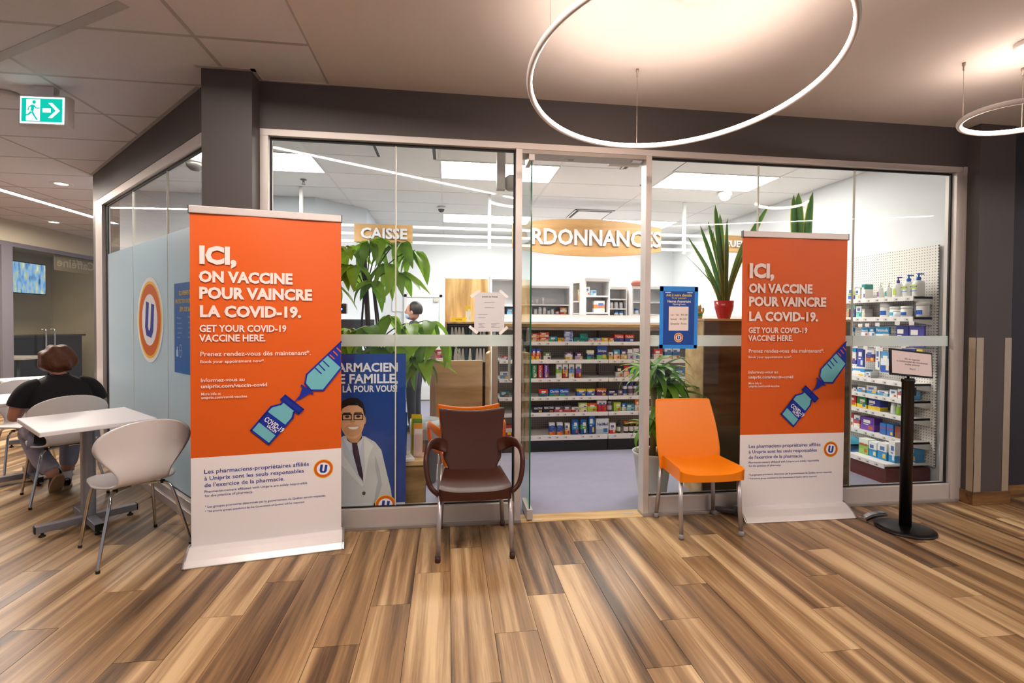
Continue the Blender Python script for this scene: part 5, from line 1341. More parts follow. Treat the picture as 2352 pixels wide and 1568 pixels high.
BARK = mat('dark_stem', '#2b1d18', .7, var=.2, vscale=40)
def leaf_mesh(L_, w, bend, fold, m, wav=0., seg=9, name='leaf', tip=1.6, base=.55):
    """blade along +x, drooping in z by bend, folded along the midrib"""
    q = MB()
    def fn(u, v):
        s = u
        ww = w * (math.sin(PI * min(1, s ** base)) ** .8 if s < 1 else 0) * (1 - .15 * s ** tip)
        k = (v - .5) * 2
        a = bend * s
        x = L_ * (math.sin(a) / bend if abs(bend) > 1e-3 else s); z = -L_ * ((1 - math.cos(a)) / bend if abs(bend) > 1e-3 else 0)
        return Vector((x, k * ww, z + abs(k) * fold * ww + wav * math.sin(s * 14) * k * k * ww))
    q.grid(fn, seg, 4, m)
    return q.mesh(name, m)
ML = [leaf_mesh(.25, .047, b, .22, LF, .05) for b in (.5, 1.0, 1.5)]
t = thing('money_tree', 'tall money tree with drooping leaves behind the left window', 'plant', (-.62, 4.02, 0))
PBW = plastic('#3a3a3c', .5); MB().lathe([(.12, 0), (.15, .30), (.16, .30), (.14, .27)], 24, PBW, cap=False).lathe([(0, .26), (.14, .265)], 20, BARK, cap=False).build('pot', PBW, t)
MB().tube([(0, 0, .26), (.005, 0, .9), (.0, .0, 1.35), (-.03, 0, 1.92)], [.022, .022, .020, .018], 12, BARK).build('trunk', BARK, t)
for px, py in ((.05, .02), (-.04, -.02), (.07, -.02)):
    MB().tube(catmull([(px * .8, py, .26), (px, py, .9), (px * 1.3, py, 1.3), (px * .6, py, 1.7)], 5), .008, 8, BARK).build('stem', BARK, t)
CL = [(-.16, -.05, 1.99, 0), (-.22, .02, 1.86, 0), (.03, -.10, 2.03, 0), (.10, -.04, 2.06, 30), (.25, -.05, 2.03, 0), (.17, -.12, 1.86, 60), (.26, -.12, 1.79, 20), (.36, -.03, 1.97, 0), (-.08, -.12, 1.84, 40), (-.26, -.06, 1.72, 0), (.05, -.14, 1.72, 10),
      (.18, -.10, 1.46, 0), (.33, -.06, 1.40, 45), (.48, -.02, 1.42, 20), (.02, -.14, 1.38, 0), (-.12, -.10, 1.36, 30), (.40, -.12, 1.27, 0), (.22, -.12, 1.25, 50), (.55, -.03, 1.30, 0), (-.2, -.1, 1.26, 10), (.1, -.12, 1.22, 15), (.44, -.1, 1.12, 30), (.33, -.12, 1.14, 5)]
for ci, (x, y, z, a0) in enumerate(CL):
    zs = 1.78 if z > 1.65 else 1.25
    st = MB().tube(catmull([(-.02 if zs > 1.6 else 0, 0, zs - .12), (x * .45, y * .5, (z + zs) / 2), (x * .85, y * .9, z + .0), (x, y, z)], 4), [.005] * 12 + [.003], 6, leaf_mat('petiole', '#6a7a3a', '#7a6a3a')).build('branch', leaf_mat('petiole', '#6a7a3a', '#7a6a3a'), t)
    nl = 6
    for i in range(nl):
        th = R(a0 + 360 / nl * i + rnd.uniform(-14, 14))
        l = link('leaf', ML[rnd.randrange(3)], st, (x, y, z), (rnd.uniform(-.3, .3), R(rnd.uniform(8, 42)), th))
        s_ = rnd.uniform(.85, 1.28); l.scale = (s_, s_, s_)
# dracaena in a white pot
t = thing('dracaena', 'leafy dracaena with arching striped leaves beside the door post', 'plant', (1.66, 3.86, 0))
WPT = plastic('#d9d8cf', .35)
MB().lathe([(.11, 0), (.155, .37), (.163, .375), (.155, .36), (.14, .30)], 28, WPT, cap=False).build('pot', WPT, t)
MB().lathe([(0, .33), (.14, .335)], 20, mat('potting_soil', '#3a2a1e', .9, var=.3), cap=False).build('soil', mat('potting_soil'), t)
CANE = mat('cane_bark', '#7a6a45', .8, var=.25, vscale=50)
MB().tube([(0, 0, .3), (.01, 0, .7), (.0, 0, 1.0)], .024, 12, CANE).build('cane', CANE, t); MB().tube([(.06, .03, .3), (.10, .02, .62)], .018, 10, CANE).build('cane', CANE, t)
DLM = [leaf_mesh(.36, .046, b, .35, LD, 0, 12, 'leaf', 1.6, .45) for b in (1.0, 1.6, 2.2)]
for (cx, cy, cz, n, up_) in ((0, 0, 1.0, 26, 66), (.10, .02, .92, 22, 60), (.16, .02, .80, 14, 45), (.10, .02, .62, 14, 50), (-.03, 0, .56, 16, 60)):
    for i in range(n):
        th = 2.4 * i + rnd.uniform(-.2, .2); el = up_ - 55 * (i / n) + rnd.uniform(-8, 8)
        l = link('leaf', DLM[rnd.randrange(3)], t, (cx, cy, cz + rnd.uniform(-.03, .05)), (0, -R(el), th)); s_ = rnd.uniform(.75, 1.15) * (1 if cz > .7 else .8)
        l.scale = (s_, s_, s_)
# snake plants on the counter
def snake_leaf(h, w, lx, ly, tw, m1, m2):
    q = MB()
    def base(k0, k1, m):
        def fn(u, v):
            s = v; ww = w * 1.45 * (.42 + .58 * math.sin(PI * min(1, s * .62 + .12))) * (1 if s < .72 else math.sqrt(max(0, 1 - ((s - .72) / .28) ** 1.8)))
            k = k0 + (k1 - k0) * u
            a = tw * s
            x = k * ww; y = .35 * abs(k) * ww
            return Vector((x * math.cos(a) - y * math.sin(a) + lx * s ** 1.5, x * math.sin(a) + y * math.cos(a) + ly * s ** 1.5, h * s))
        return fn
    q.grid(base(-.84, .84, m1), 4, 16, m1); q.grid(base(-1, -.84, m2), 1, 16, m2); q.grid(base(.84, 1, m2), 1, 16, m2)
    return q
def snake_plant(lb, loc, potc, leaves, pot_r=.078, pot_h=.15):
    t = thing('snake_plant', lb, 'plant', loc, 0, 'snake plants')
    pm_ = plastic(potc, .2)
    MB().lathe([(pot_r * .62, 0), (pot_r * .95, pot_h * .6), (pot_r * 1.02, pot_h), (pot_r * .92, pot_h), (pot_r * .85, pot_h * .8)], 28, pm_, cap=False).lathe([(0, .002), (pot_r * .62, .001)], 28, pm_, cap=False).build('pot', pm_, t)
    MB().lathe([(0, pot_h * .86), (pot_r * .9, pot_h * .86)], 20, mat('potting_soil'), cap=False).build('soil', mat('potting_soil'), t)
    for (bx, by, h, w, lx, ly, tw) in leaves:
        o = snake_leaf(h, w, lx, ly, tw, LS, LSE).build('leaf', LS, t, (bx, by, pot_h * .8))
    return t
snake_plant('tall snake plant in a glossy red pot on the oak counter', (2.292, 3.90, 1.459), '#b01f26',
            [(-.03, .0, .56, .020, -.30, 0, .6), (-.015, .01, .66, .019, -.19, .02, .4), (.0, 0, .83, .021, -.09, 0, .2), (.01, .015, .76, .018, -.05, .0, -.3), (.0, -.015, .62, .016, -.13, -.02, .8), (.02, .01, .60, .018, .02, .02, .1), (.03, .0, .84, .021, .36, 0, -.5), (.025, -.01, .60, .016, .17, -.01, -.6), (.015, .02, .70, .016, -.14, .03, .2), (.035, .01, .42, .022, .13, .0, .4), (-.02, -.02, .40, .009, -.34, 0, 1.0), (-.03, .01, .30, .014, -.14, 0, .3), (.0, .02, .55, .016, .05, .03, 1.2), (.01, -.02, .72, .016, .0, .0, .5)])
snake_plant('snake plant whose leaf tips rise behind the right banner', (3.02, 3.92, 1.459), '#e6e2dc',
            [(-.02, 0, .95, .036, -.07, 0, .4), (0, .01, .97, .034, -.04, 0, -.3), (.03, 0, .98, .036, .06, 0, .3), (.01, -.02, .50, .028, .05, 0, .2)])
# ================================================================ POSTERS, NOTICES, EMBLEM
def PP(px, py):
    return (-.721 + (px - 785) * .002918, 1.197 - (py - 812) * .003057)
PBLUE = mat('poster_blue', '#143f8c', .35, var=.03, vscale=3)
po = MB().box(-.93, -.290, 3.521, 3.524, .124, 1.197, PBLUE).build('poster', PBLUE)
tag(po, 'dark blue poster of a smiling man in a white coat, partly behind the banner', 'poster')
PW = ink('#dfe3ee')
def ptext(s_, x0, x1, yt, yb):
    a = PP(x0, yb); b = PP(x1, yt)
    textfit('lettering', s_, (b[1] - a[1]) / .73, b[0] - a[0], PW, po, (a[0], 3.5195, a[1]), bold=.03)
ptext('PHARMACIEN', 741, 911, 832, 852); ptext('DE FAMILLE,', 757, 911, 857, 878); ptext('L\u00c0 POUR VOUS!', 787, 911, 883, 898)
def pp(q, pts, layer, c): q.add([(PP(*p)[0], 3.5205 - .0004 * layer, PP(*p)[1]) for p in pts], [tuple(range(len(pts)))], ink(c))
def pell(q, cx, cy, rx, ry, layer, c, a0=0., a1=360., n=28):
    pts = [(cx + rx * math.cos(R(a0 + (a1 - a0) * i / n)), cy - ry * math.sin(R(a0 + (a1 - a0) * i / n))) for i in range(n + (0 if a1 - a0 >= 360 else 1))]
    pp(q, pts, layer, c)
q = MB()
pp(q, [(733, 1163), (735, 1060), (748, 1022), (790, 996), (838, 998), (862, 1012), (876, 1030), (888, 1080), (898, 1120), (901, 1142), (880, 1155), (872, 1163)], 0, '#c9cbce')
pp(q, [(862, 1040), (872, 1075), (878, 1110), (868, 1140), (860, 1163), (857, 1163), (862, 1130), (868, 1100), (862, 1070)], 1, '#aeb2b8')
pp(q, [(785, 1000), (800, 1012), (812, 1022), (822, 1014), (832, 1000), (834, 1060), (832, 1105), (815, 1075), (795, 1040)], 1, '#c3cadd')
pp(q, [(796, 1000), (816, 1024), (803, 1030), (790, 1005)], 2, '#d3d9ea'); pp(q, [(832, 996), (816, 1024), (828, 1028), (834, 1004)], 2, '#d3d9ea')
pp(q, [(809, 1012), (820, 1012), (824, 1030), (834, 1085), (834, 1100), (824, 1085), (810, 1032)], 3, '#3d2b42')
pp(q, [(786, 1000), (790, 1040), (836, 1108), (832, 1112), (783, 1060)], 2, '#dcdee0'); pp(q, [(836, 998), (838, 1060), (836, 1110), (848, 1040), (858, 1020)], 2, '#dcdee0')
pell(q, 836, 1127, 4, 4, 3, '#4a443e', n=12)
pp(q, [(795, 985), (830, 985), (832, 1002), (816, 1020), (798, 1006)], 2, '#c9956e')
pell(q, 837, 962, 4, 9, 2, '#cf9c76'); pell(q, 783, 962, 4, 9, 2, '#cf9c76')
pell(q, 810, 958, 28, 46, 3, '#dcab86')
pp(q, [(781, 950), (780, 930), (788, 917), (805, 910), (822, 912), (834, 922), (840, 945), (837, 952), (833, 936), (822, 928), (800, 928), (788, 934)], 4, '#1d1512')
pell(q, 810, 984, 20, 14, 4, '#d09a74'); pell(q, 812, 976, 12, 6, 5, '#f2ece6', 180, 360); pell(q, 810, 964, 6, 5, 4, '#cc9268')
for ex in (798, 823):
    pell(q, ex, 953, 5, 2.6, 5, '#2a1c18'); pp(q, [(ex - 9, 944), (ex + 8, 944), (ex + 8, 946.5), (ex - 9, 946.5)], 5, '#1d1512')
for ex in (797.5, 823.5):
    for pts in ([(ex - 11, 947), (ex + 11, 947), (ex + 11, 949.5), (ex - 11, 949.5)], [(ex - 11, 959), (ex + 11, 959), (ex + 11, 961), (ex - 11, 961)], [(ex - 11, 947), (ex - 9, 947), (ex - 9, 961), (ex - 11, 961)], [(ex + 9, 947), (ex + 11, 947), (ex + 11, 961), (ex + 9, 961)]): pp(q, pts, 6, '#15110f')
pp(q, [(735, 1151), (931, 1151), (933, 1163), (735, 1163)], 1, '#cfd2d6')
q.build('portrait_print', None, po)
u_logo(po, PP(886, 1160)[0], PP(886, 1160)[1] + .012, .072, 3.5165)
# opening hours notice taped to the glass
HB = mat('notice_blue', '#16479c', .4, var=.02); TAPEB = mat('blue_tape', '#2a8ee8', .45, var=.05, vscale=20)
hn = MB().box(-.145, .145, 0, .002, -.225, .225, HB).build('hours_notice', HB, None, (1.697, 3.4985, 1.461))
tag(hn, 'blue opening hours notice taped to the glass right of the door', 'notice')
for nm, b in (('top', (-.148, .148, .195, .231)), ('left', (-.150, -.122, -.228, .228)), ('right', (.122, .150, -.226, .229)), ('bottom', (-.152, .146, -.230, -.203))):
    MB().box(b[0], b[1], -.001, -.0002, b[2], b[3], TAPEB).build('tape_strip', TAPEB, hn, (0, 0, 0), (0, R(rnd.uniform(-.6, .6)), 0))
YLW = ink('#f2d43a')
def ht(s_, w, z, sz, m, b=.02): textfit('lettering', s_, sz, w, m, hn, (-w / 2, -.0012, z), bold=b)
ht('Avis \u00e0 notre client\u00e8le', .20, .158, .027, YLW); ht('To our customers', .115, .140, .018, YLW, .01); ht("Heures d'ouverture", .18, .112, .026, LOGO_W); ht('Opening hours', .10, .094, .018, LOGO_W, .01)
MB().prism([(-.078 + (.006 if c in (0, 3) else 0), 0) for c in range(0)] or [(-.078, -.096), (.076, -.096), (.076, .082), (-.078, .082)], 0, .0008, ink('#efe2da'), Matrix(((1, 0, 0, 0), (0, 0, 1, -.0012), (0, 1, 0, 0), (0, 0, 0, 1)))).build('white_card', ink('#efe2da'), hn, bev=0)
HW = ink('#5c5a58')
for s_, z, w in (('Lun - Ven   9H-18H', .014, .135), ('Samedi     9H-15H', -.018, .125), ('Dimanche   Ferm\u00e9', -.052, .125)):
    textfit('lettering', s_, .021, w, HW, hn, (-.066, -.0024, z), bold=-.004, shear=.2) if False else textfit('lettering', s_, .021, w, HW, hn, (-.066, -.0024, z), bold=.0)
for sx in (-1, 1): MB().box(sx * .086 - .022, sx * .086 + .022, -.0012, -.001, .184, .188, LOGO_W).build('staple_mark', LOGO_W, hn)
u_logo(hn, 0, -.148, .033, -.0012, white_rim=.06)
# white notice with tape
NP = mat('notice_white', '#d9d6d8', .6, var=.01)
nt_ = MB().box(-.106, .106, 0, .001, -.138, .138, NP).build('paper_notice', NP, None, (.288, 3.4995, 1.490)); tag(nt_, 'white printed paper taped to the glass left of the door', 'notice')
TP = mat('white_tape', '#efece8', .5)
for x, z, a in ((-.10, .128, -35), (.10, .128, 40), (-.112, -.125, 40), (.10, -.13, -42)):
    MB().box(-.038, .038, -.0012, -.0004, -.010, .010, TP).build('tape_strip', TP, nt_, (x, 0, z), (0, R(a), 0))
GI2 = ink('#77737a')
textfit('lettering', 'Journ\u00e9e des Patients', .015, .11, ink('#4a464c'), nt_, (-.052, -.0008, .103), bold=.02)
q = MB()
for z, x0, x1 in ((.068, -.036, .036), (.030, -.034, .034), (-.018, -.078, -.014), (-.039, -.078, -.028), (-.080, -.078, -.03), (-.080, .012, .072), (-.09, -.074, -.05), (-.09, .014, .05), (-.10, -.074, -.04), (-.10, .014, .04), (-.110, -.078, -.03), (-.110, .012, .072)):
    q.box(x0, x1, -.0008, -.0004, z - .0012, z + .0012, GI2)
q.build('printed_lines', GI2, nt_)
# round emblem and blue poster on the slanted frosted window
wall_rot = math.atan2(-LWd.y, -LWd.x)     # local +x runs towards the column, -y faces the hall
def on_left(s, z, off): p = LW(s, off); return (p[0], p[1], z)
t = thing('round_emblem', 'large round emblem with a dark blue U on the frosted side window', 'emblem', on_left(1.26, 1.42, -.019), wall_rot)
MB().prism([(.358 * math.cos(2 * PI * i / 64), .358 * math.sin(2 * PI * i / 64)) for i in range(64)], 0, .004, LOGO_W, Matrix(((1, 0, 0, 0), (0, 0, 1, -.004), (0, 1, 0, 0), (0, 0, 0, 1)))).build('disc', LOGO_W, t)
u_logo(t, 0, 0, .325, -.0048, 'emblem_print')
B2 = mat('epi_poster_blue', '#1668b8', .4, var=.02)
ep = MB().box(-.26, .26, -.002, 0, -.335, .335, B2).build('safety_poster', B2, None, on_left(.37, 1.36, -.017), (0, 0, wall_rot)); tag(ep, 'bright blue safety poster on the frosted side window, cut by the banner', 'poster')
GOLDI = ink('#e0c24a'); LB = ink('#b9d0ee')
for s_, z, w in (('\u00c9QUIPEMENT DE', .245, .30), ('PROTECTION INDIVIDUELLE', .185, .46), ('(\u00c9PI) DE BASE', .125, .28)): textfit('lettering', s_, .044, w, GOLDI, ep, (-w / 2, -.003, z), bold=.02)
for z, s_, w in ((.07, '\u2013 Masques', .10), (.03, '\u2013 lunettes', .12), (-.005, '\u2013 visi\u00e8re', .13), (-.04, '\u2013 gants', .12), (-.075, '\u2013 blouse', .08)):
    textfit('lettering', s_.replace('\u2013', '-'), .02, w, LB, ep, (-.21, -.003, z), bold=.0); textfit('lettering', s_.replace('\u2013', '-'), .02, w * .8, LB, ep, (.03, -.003, z + .008), bold=.0)
q = MB().box(-.215, -.175, -.0035, -.002, -.215, -.165, LB).box(-.203, -.187, -.0035, -.002, -.165, -.14, LB)
strip(q, [(-.13, -.215), (-.145, -.18), (-.145, -.145), (-.13, -.125), (-.11, -.125), (-.095, -.145), (-.095, -.18), (-.11, -.215)], .006, -.003, LB, True); strip(q, [(-.145, -.165), (-.095, -.165)], .004, -.003, LB)
q.build('bottle_and_mask_drawing', LB, ep)
# ================================================================ EXIT SIGN
t = thing('exit_sign', 'lit green running man exit sign hanging from the tiled ceiling', 'exit sign', (-2.70, 3.78, 0))
CASE = plastic('#dcd3cf', .45)
ang = R(-8)
bd = MB().box(-.165, .165, -.02, .045, -.105, .105, CASE).build('case', CASE, t, (0, 0, 2.82), (0, R(2), ang), bev=.012, seg=3)
MB().box(-.06, .06, -.01, .04, .10, ZC - 2.82, CASE).build('ceiling_mount', CASE, t, (0, 0, 2.82))
EW = emis('sign_white', '#f6fdfb', 1.5); EG = emis('sign_green', '#12b5a0', .85)
MB().box(-.148, .148, -.0225, -.0205, -.088, .088, EW).build('sign_face', EW, bd)
q = MB()
def ep2(pts, m, l=0): q.add([(p[0], -.0232 - .0006 * l, p[1]) for p in pts], [tuple(range(len(pts)))], m)
ep2([(-.138, -.078), (.138, -.078), (.138, .078), (-.138, .078)], EG)
ep2([(-.105, -.072), (-.012, -.072), (-.012, .07), (-.105, .07)], EW, 1)      # doorway
ep2([(.005, .014), (.055, .014), (.055, .048), (.07, .048), (.12, .0), (.07, -.048), (.055, -.048), (.055, -.014), (.005, -.014)][:2] + [(.06, .014), (.06, -.014), (.005, -.014)], EW, 1)
ep2([(.042, .05), (.07, .05), (.122, 0), (.095, 0)], EW, 1); ep2([(.042, -.05), (.095, 0), (.122, 0), (.07, -.05)], EW, 1)
G2 = EG
n = 14; ep2([(-.052 + .013 * math.cos(2 * PI * i / n), .052 + .013 * math.sin(2 * PI * i / n)) for i in range(n)], G2, 2)
for a, b, w in (((-.058, .034), (-.066, -.008), .022), ((-.066, -.01), (-.048, -.04), .013), ((-.048, -.04), (-.030, -.066), .011), ((-.070, -.012), (-.092, -.034), .013), ((-.092, -.034), (-.122, -.036), .011), ((-.056, .032), (-.036, .012), .009), ((-.036, .012), (-.014, .014), .008), ((-.064, .032), (-.088, .018), .009), ((-.088, .018), (-.092, -.004), .008)):
    A, B = Vector(a), Vector(b); d = (B - A).normalized(); nn = Vector((-d.y, d.x)) * w / 2
    ep2([A - nn, B - nn, B + nn, A + nn], G2 if True else EW, 2)
q.build('running_man_print', None, bd)
# small round detector beside the sign
t = thing('smoke_detector', 'small round detector on the ceiling left of the exit sign', 'detector', (-3.02, 3.92, ZC))
MB().lathe([(.06, 0), (.058, -.02), (.04, -.032), (0, -.034)], 20, CASE).build('housing', CASE, t)
# ================================================================ PEOPLE
def skin_body(name, pts, edges, rad, m, parent, sub=2, loc=(0, 0, 0), rot=(0, 0, 0)):
    me = bpy.data.meshes.new(name); me.from_pydata(pts, edges, []); me.update(); me.materials.append(m)
    o = link(name, me, parent, loc, rot)
    md = o.modifiers.new('skin', 'SKIN'); md.use_smooth_shade = True
    if not me.skin_vertices: 
        try: me.attributes.new
        except Exception: pass
    for i, r_ in enumerate(rad):
        sv = me.skin_vertices[0].data[i]; sv.radius = r_ if isinstance(r_, tuple) else (r_, r_); sv.use_root = (i == 0)
    sb = o.modifiers.new('sub', 'SUBSURF'); sb.levels = sub; sb.render_levels = sub
    return o
def ellipsoid(q, c, rx, ry, rz, m, nu=20, nv=14, warp=None):
    c = Vector(c)
    def fn(u, v):
        th = 2 * PI * u; ph = PI * (v - .5)
        p = Vector((rx * math.cos(ph) * math.cos(th), ry * math.cos(ph) * math.sin(th), rz * math.sin(ph)))
        if warp: p = warp(p)
        return c + p
    q.grid(fn, nu, nv, m)
SKIN = mat('skin', '#c8907a', .55, var=.06, vscale=20); BLACKT = mat('black_shirt_cloth', '#0d0b0e', .85, var=.1, vscale=60); TROU = mat('pale_trousers_cloth', '#aaa6b8', .8, var=.06, vscale=40)
HAIR = mat('auburn_hair', '#5a2f18', .55, var=.5, vscale=45, bump=.6, bscale=60); SHOE = mat('navy_canvas', '#26303c', .7, var=.1); SOLE = mat('shoe_sole', '#b08f70', .7)
# seated person; local frame faces +y, rotated like the chair
t = thing('person', 'seated person in a black top and pale trousers, short auburn hair, seen from behind', 'person', (-3.10, 4.475, 0), R(46))
# one continuous body: root at the pelvis
P = [(0, -.06, .53), (0, -.03, .66), (0, .03, .82), (0, .055, .90), (0, .085, .955), (0, .105, 1.0),           # 0-5 spine, neck
     (.165, .05, .885), (.235, .06, .74), (.23, .17, .64), (.14, .33, .72), (.11, .36, .725),                    # right arm 6-10
     (-.165, .05, .885), (-.25, .06, .75), (-.26, .15, .63), (-.16, .33, .72), (-.12, .36, .725),                # left arm 11-15
     (.09, .03, .52), (.13, .34, .50), (.10, .26, .27), (.07, .20, .11),                                         # right leg 16-19
     (-.10, .03, .52), (-.15, .32, .50), (-.10, .14, .28), (-.03, .03, .14)]                                     # left leg 20-23
E_ = [(0, 1), (1, 2), (2, 3), (3, 4), (4, 5), (3, 6), (6, 7), (7, 8), (8, 9), (9, 10), (3, 11), (11, 12), (12, 13), (13, 14), (14, 15), (0, 16), (16, 17), (17, 18), (18, 19), (0, 20), (20, 21), (21, 22), (22, 23)]
RR = [(.15, .11), (.13, .095), (.13, .08), (.075, .055), (.05, .05), (.052, .052), .050, .046, .042, .034, .03, .050, .046, .042, .034, .03, .095, .07, .056, .045, .095, .07, .056, .045]
body = skin_body('body', P, E_, RR, SKIN, t)
# clothing as slightly larger shells over the same pose
q = MB()
rings = [(.46, -.05, .19, .15), (.55, -.05, .19, .145), (.64, -.03, .185, .135), (.75, .01, .195, .13), (.84, .04, .205, .12), (.89, .052, .20, .105), (.925, .065, .155, .09), (.955, .08, .08, .072), (.975, .088, .066, .064)]
NR = 24; vs = []
for z, y, rx, ry in rings:
    for a in range(NR):
        th = 2 * PI * a / NR
        vs.append(Vector((math.copysign(abs(math.cos(th)) ** .85, math.cos(th)) * rx, y + math.copysign(abs(math.sin(th)) ** .85, math.sin(th)) * ry, z + .004 * math.sin(5 * th + z * 20))))
q.add(vs, [(k * NR + a, k * NR + (a + 1) % NR, (k + 1) * NR + (a + 1) % NR, (k + 1) * NR + a) for k in range(len(rings) - 1) for a in range(NR)], BLACKT, True)
for sx in (-1, 1):
    q.tube(catmull([(sx * .11, .05, .885), (sx * .175, .052, .862), (sx * .222, .057, .80), (sx * .243, .062, .735)], 4), [.070, .072, .074, .076, .077, .077, .077, .076, .075, .075, .075, .074, .073], 14, BLACKT)
top = q.build('black_top', BLACKT, t, sub=1)
tr_ = skin_body('trousers', [(0, -.05, .50), P[16], P[17], P[18], (.075, .21, .15), P[20], P[21], P[22], (-.045, .05, .185)], [(0, 1), (1, 2), (2, 3), (3, 4), (0, 5), (5, 6), (6, 7), (7, 8)], [(.175, .10), .106, .082, .072, .066, .106, .082, .072, .066], TROU, t)
q = MB(); ellipsoid(q, (0, .135, 1.07), .073, .088, .108, SKIN)
for sx in (-1, 1): ellipsoid(q, (sx * .074, .13, 1.06), .012, .02, .032, SKIN, 10, 8)
ellipsoid(q, (0, .222, 1.055), .013, .018, .022, SKIN, 10, 8)
hd_ = q.build('head', SKIN, t)
FA = ink('#3a2a26'); q = MB()
for sx in (-1, 1): ellipsoid(q, (sx * .03, .207, 1.078), .011, .006, .007, FA, 8, 6)
q.build('eyes', FA, hd_); q = MB(); ellipsoid(q, (0, .208, 1.015), .024, .006, .006, ink('#a05a50'), 8, 6); q.build('mouth', ink('#a05a50'), hd_)
q = MB()
def hw(p):
    k = 1 + .06 * math.sin(p.x * 70 + p.z * 40) + .04 * math.sin(p.y * 90)
    p = p * k
    if p.z < -.055: p = Vector((p.x * .92, p.y * .92, -.055 + (p.z + .055) * .55))
    if p.y > .06 and p.z < .04: p.y = .06
    return p
ellipsoid(q, (0, .105, 1.08), .122, .125, .13, HAIR, 40, 26, hw)
q.build('hair', HAIR, t)
def hand(parent, c, dirv, side, m):
    """palm and five bent fingers closing forward"""
    c = Vector(c); d = Vector(dirv).normalized(); s_ = Vector((side, 0, 0)); s_ = (s_ - d * s_.dot(d)).normalized(); n_ = d.cross(s_) * (1 if side > 0 else -1)
    pts = [tuple(c), tuple(c + d * .045), tuple(c + d * .075)]; ed = [(0, 1), (1, 2)]; rd = [(.02, .016), (.036, .014), (.036, .013)]
    for k, ln in enumerate((.058, .066, .062, .05)):
        b = c + d * .078 + s_ * ((k - 1.5) * .018); i0 = len(pts)
        pts += [tuple(b), tuple(b + d * ln * .5 - n_ * .004), tuple(b + d * ln * .85 - n_ * .02), tuple(b + d * ln - n_ * .036)]
        ed += [(2, i0), (i0, i0 + 1), (i0 + 1, i0 + 2), (i0 + 2, i0 + 3)]; rd += [.0095, .009, .0085, .007]
    i0 = len(pts); b = c + d * .025 - s_ * .03
    pts += [tuple(b), tuple(b + d * .03 - s_ * .018 - n_ * .01), tuple(b + d * .055 - s_ * .018 - n_ * .022)]; ed += [(1, i0), (i0, i0 + 1), (i0 + 1, i0 + 2)]; rd += [.012, .0105, .008]
    return skin_body('hand', pts, ed, rd, m, parent, 1)
hand(t, (.105, .365, .728), (-.5, .8, .05), 1, SKIN); hand(t, (-.115, .365, .728), (.5, .8, .05), -1, SKIN)
def shoe(parent, loc, rot):
    o = link('shoe', None, parent) if False else None
    q = MB()
    def fn(u, v):
        th = 2 * PI * v; y = -.10 + .25 * u
        w = .040 * math.sin(PI * min(1, max(0, u * .92 + .06))) ** .45; hgt = interp([(0, .07), (.3, .085), (.55, .06), (.8, .04), (1, .02)], u)
        return Vector((w * math.cos(th), y, max(.0, hgt * (.5 + .5 * math.sin(th)))))
    q.grid(fn, 18, 16, SHOE); s = q.build('shoe', SHOE, parent, loc, rot)
    MB().prism([(.043 * math.sin(PI * min(1, u * .92 + .06)) ** .4 * sgn, -.102 + .254 * u) for sgn, us in ((1, [i / 14 for i in range(15)]), (-1, [1 - i / 14 for i in range(15)])) for u in us], -.018, .004, SOLE).build('sole', SOLE, s)
    MB().lathe([(.036, .05), (.038, .12), (.034, .125)], 14, mat('white_sock', '#d9d4d8', .8), Matrix.Translation((0, -.055, 0)), cap=False).build('sock', mat('white_sock'), s)
    return s
shoe(t, (.07, .25, .018), (0, 0, R(-5))); shoe(t, (-.02, .075, .085), (R(-52), R(0), R(4)))
# pharmacist behind the plant
t = thing('person', 'person in dark clothing with a face mask and dark hair, behind the money tree', 'person', (-.42, 6.5, 0), R(75))
COATD = mat('charcoal_top_cloth', '#3a3d46', .8, var=.1)
P2 = [(0, 0, .95), (0, 0, 1.12), (0, .01, 1.30), (0, .015, 1.38), (0, .02, 1.44), (.17, .0, 1.34), (.21, .0, 1.10), (.19, .16, 1.02), (.12, .34, 1.08), (-.17, 0, 1.34), (-.21, 0, 1.10), (-.19, .16, 1.02), (-.12, .34, 1.08), (.09, 0, .88), (.10, .02, .48), (.10, 0, .08), (-.09, 0, .88), (-.10, .02, .48), (-.10, 0, .08)]
E2 = [(0, 1), (1, 2), (2, 3), (3, 4), (2, 5), (5, 6), (6, 7), (7, 8), (2, 9), (9, 10), (10, 11), (11, 12), (0, 13), (13, 14), (14, 15), (0, 16), (16, 17), (17, 18)]
skin_body('body', P2, E2, [(.16, .11), (.15, .10), (.17, .11), (.08, .07), .055, .065, .05, .042, .034, .065, .05, .042, .034, .09, .065, .05, .09, .065, .05], COATD, t)
q = MB(); ellipsoid(q, (0, .03, 1.545), .072, .09, .112, SKIN); ellipsoid(q, (0, .125, 1.54), .013, .016, .02, SKIN, 10, 8)
for sx in (-1, 1): ellipsoid(q, (sx * .073, .02, 1.54), .011, .02, .03, SKIN, 10, 8)
h2 = q.build('head', SKIN, t)
q = MB()
for sx in (-1, 1): ellipsoid(q, (sx * .03, .108, 1.565), .011, .006, .007, FA, 8, 6)
q.build('eyes', FA, h2)
DH = mat('dark_hair', '#221a18', .5, var=.3, vscale=50); q = MB(); ellipsoid(q, (0, .0, 1.575), .085, .098, .105, DH, 24, 16, lambda p: Vector((p.x, min(p.y, .055), max(p.z, -.06)))); q.build('hair', DH, t)
FM = plastic('#a9c6de', .7); q = MB(); ellipsoid(q, (0, .075, 1.495), .06, .052, .05, FM, 16, 10); q.build('face_mask', FM, t)
for sx in (-1, 1): hand(t, (sx * .12, .345, 1.08), (-sx * .3, .9, .1), sx, SKIN)
for sx in (-1, 1): shoe(t, (sx * .10, .04, .018), (0, 0, 0))
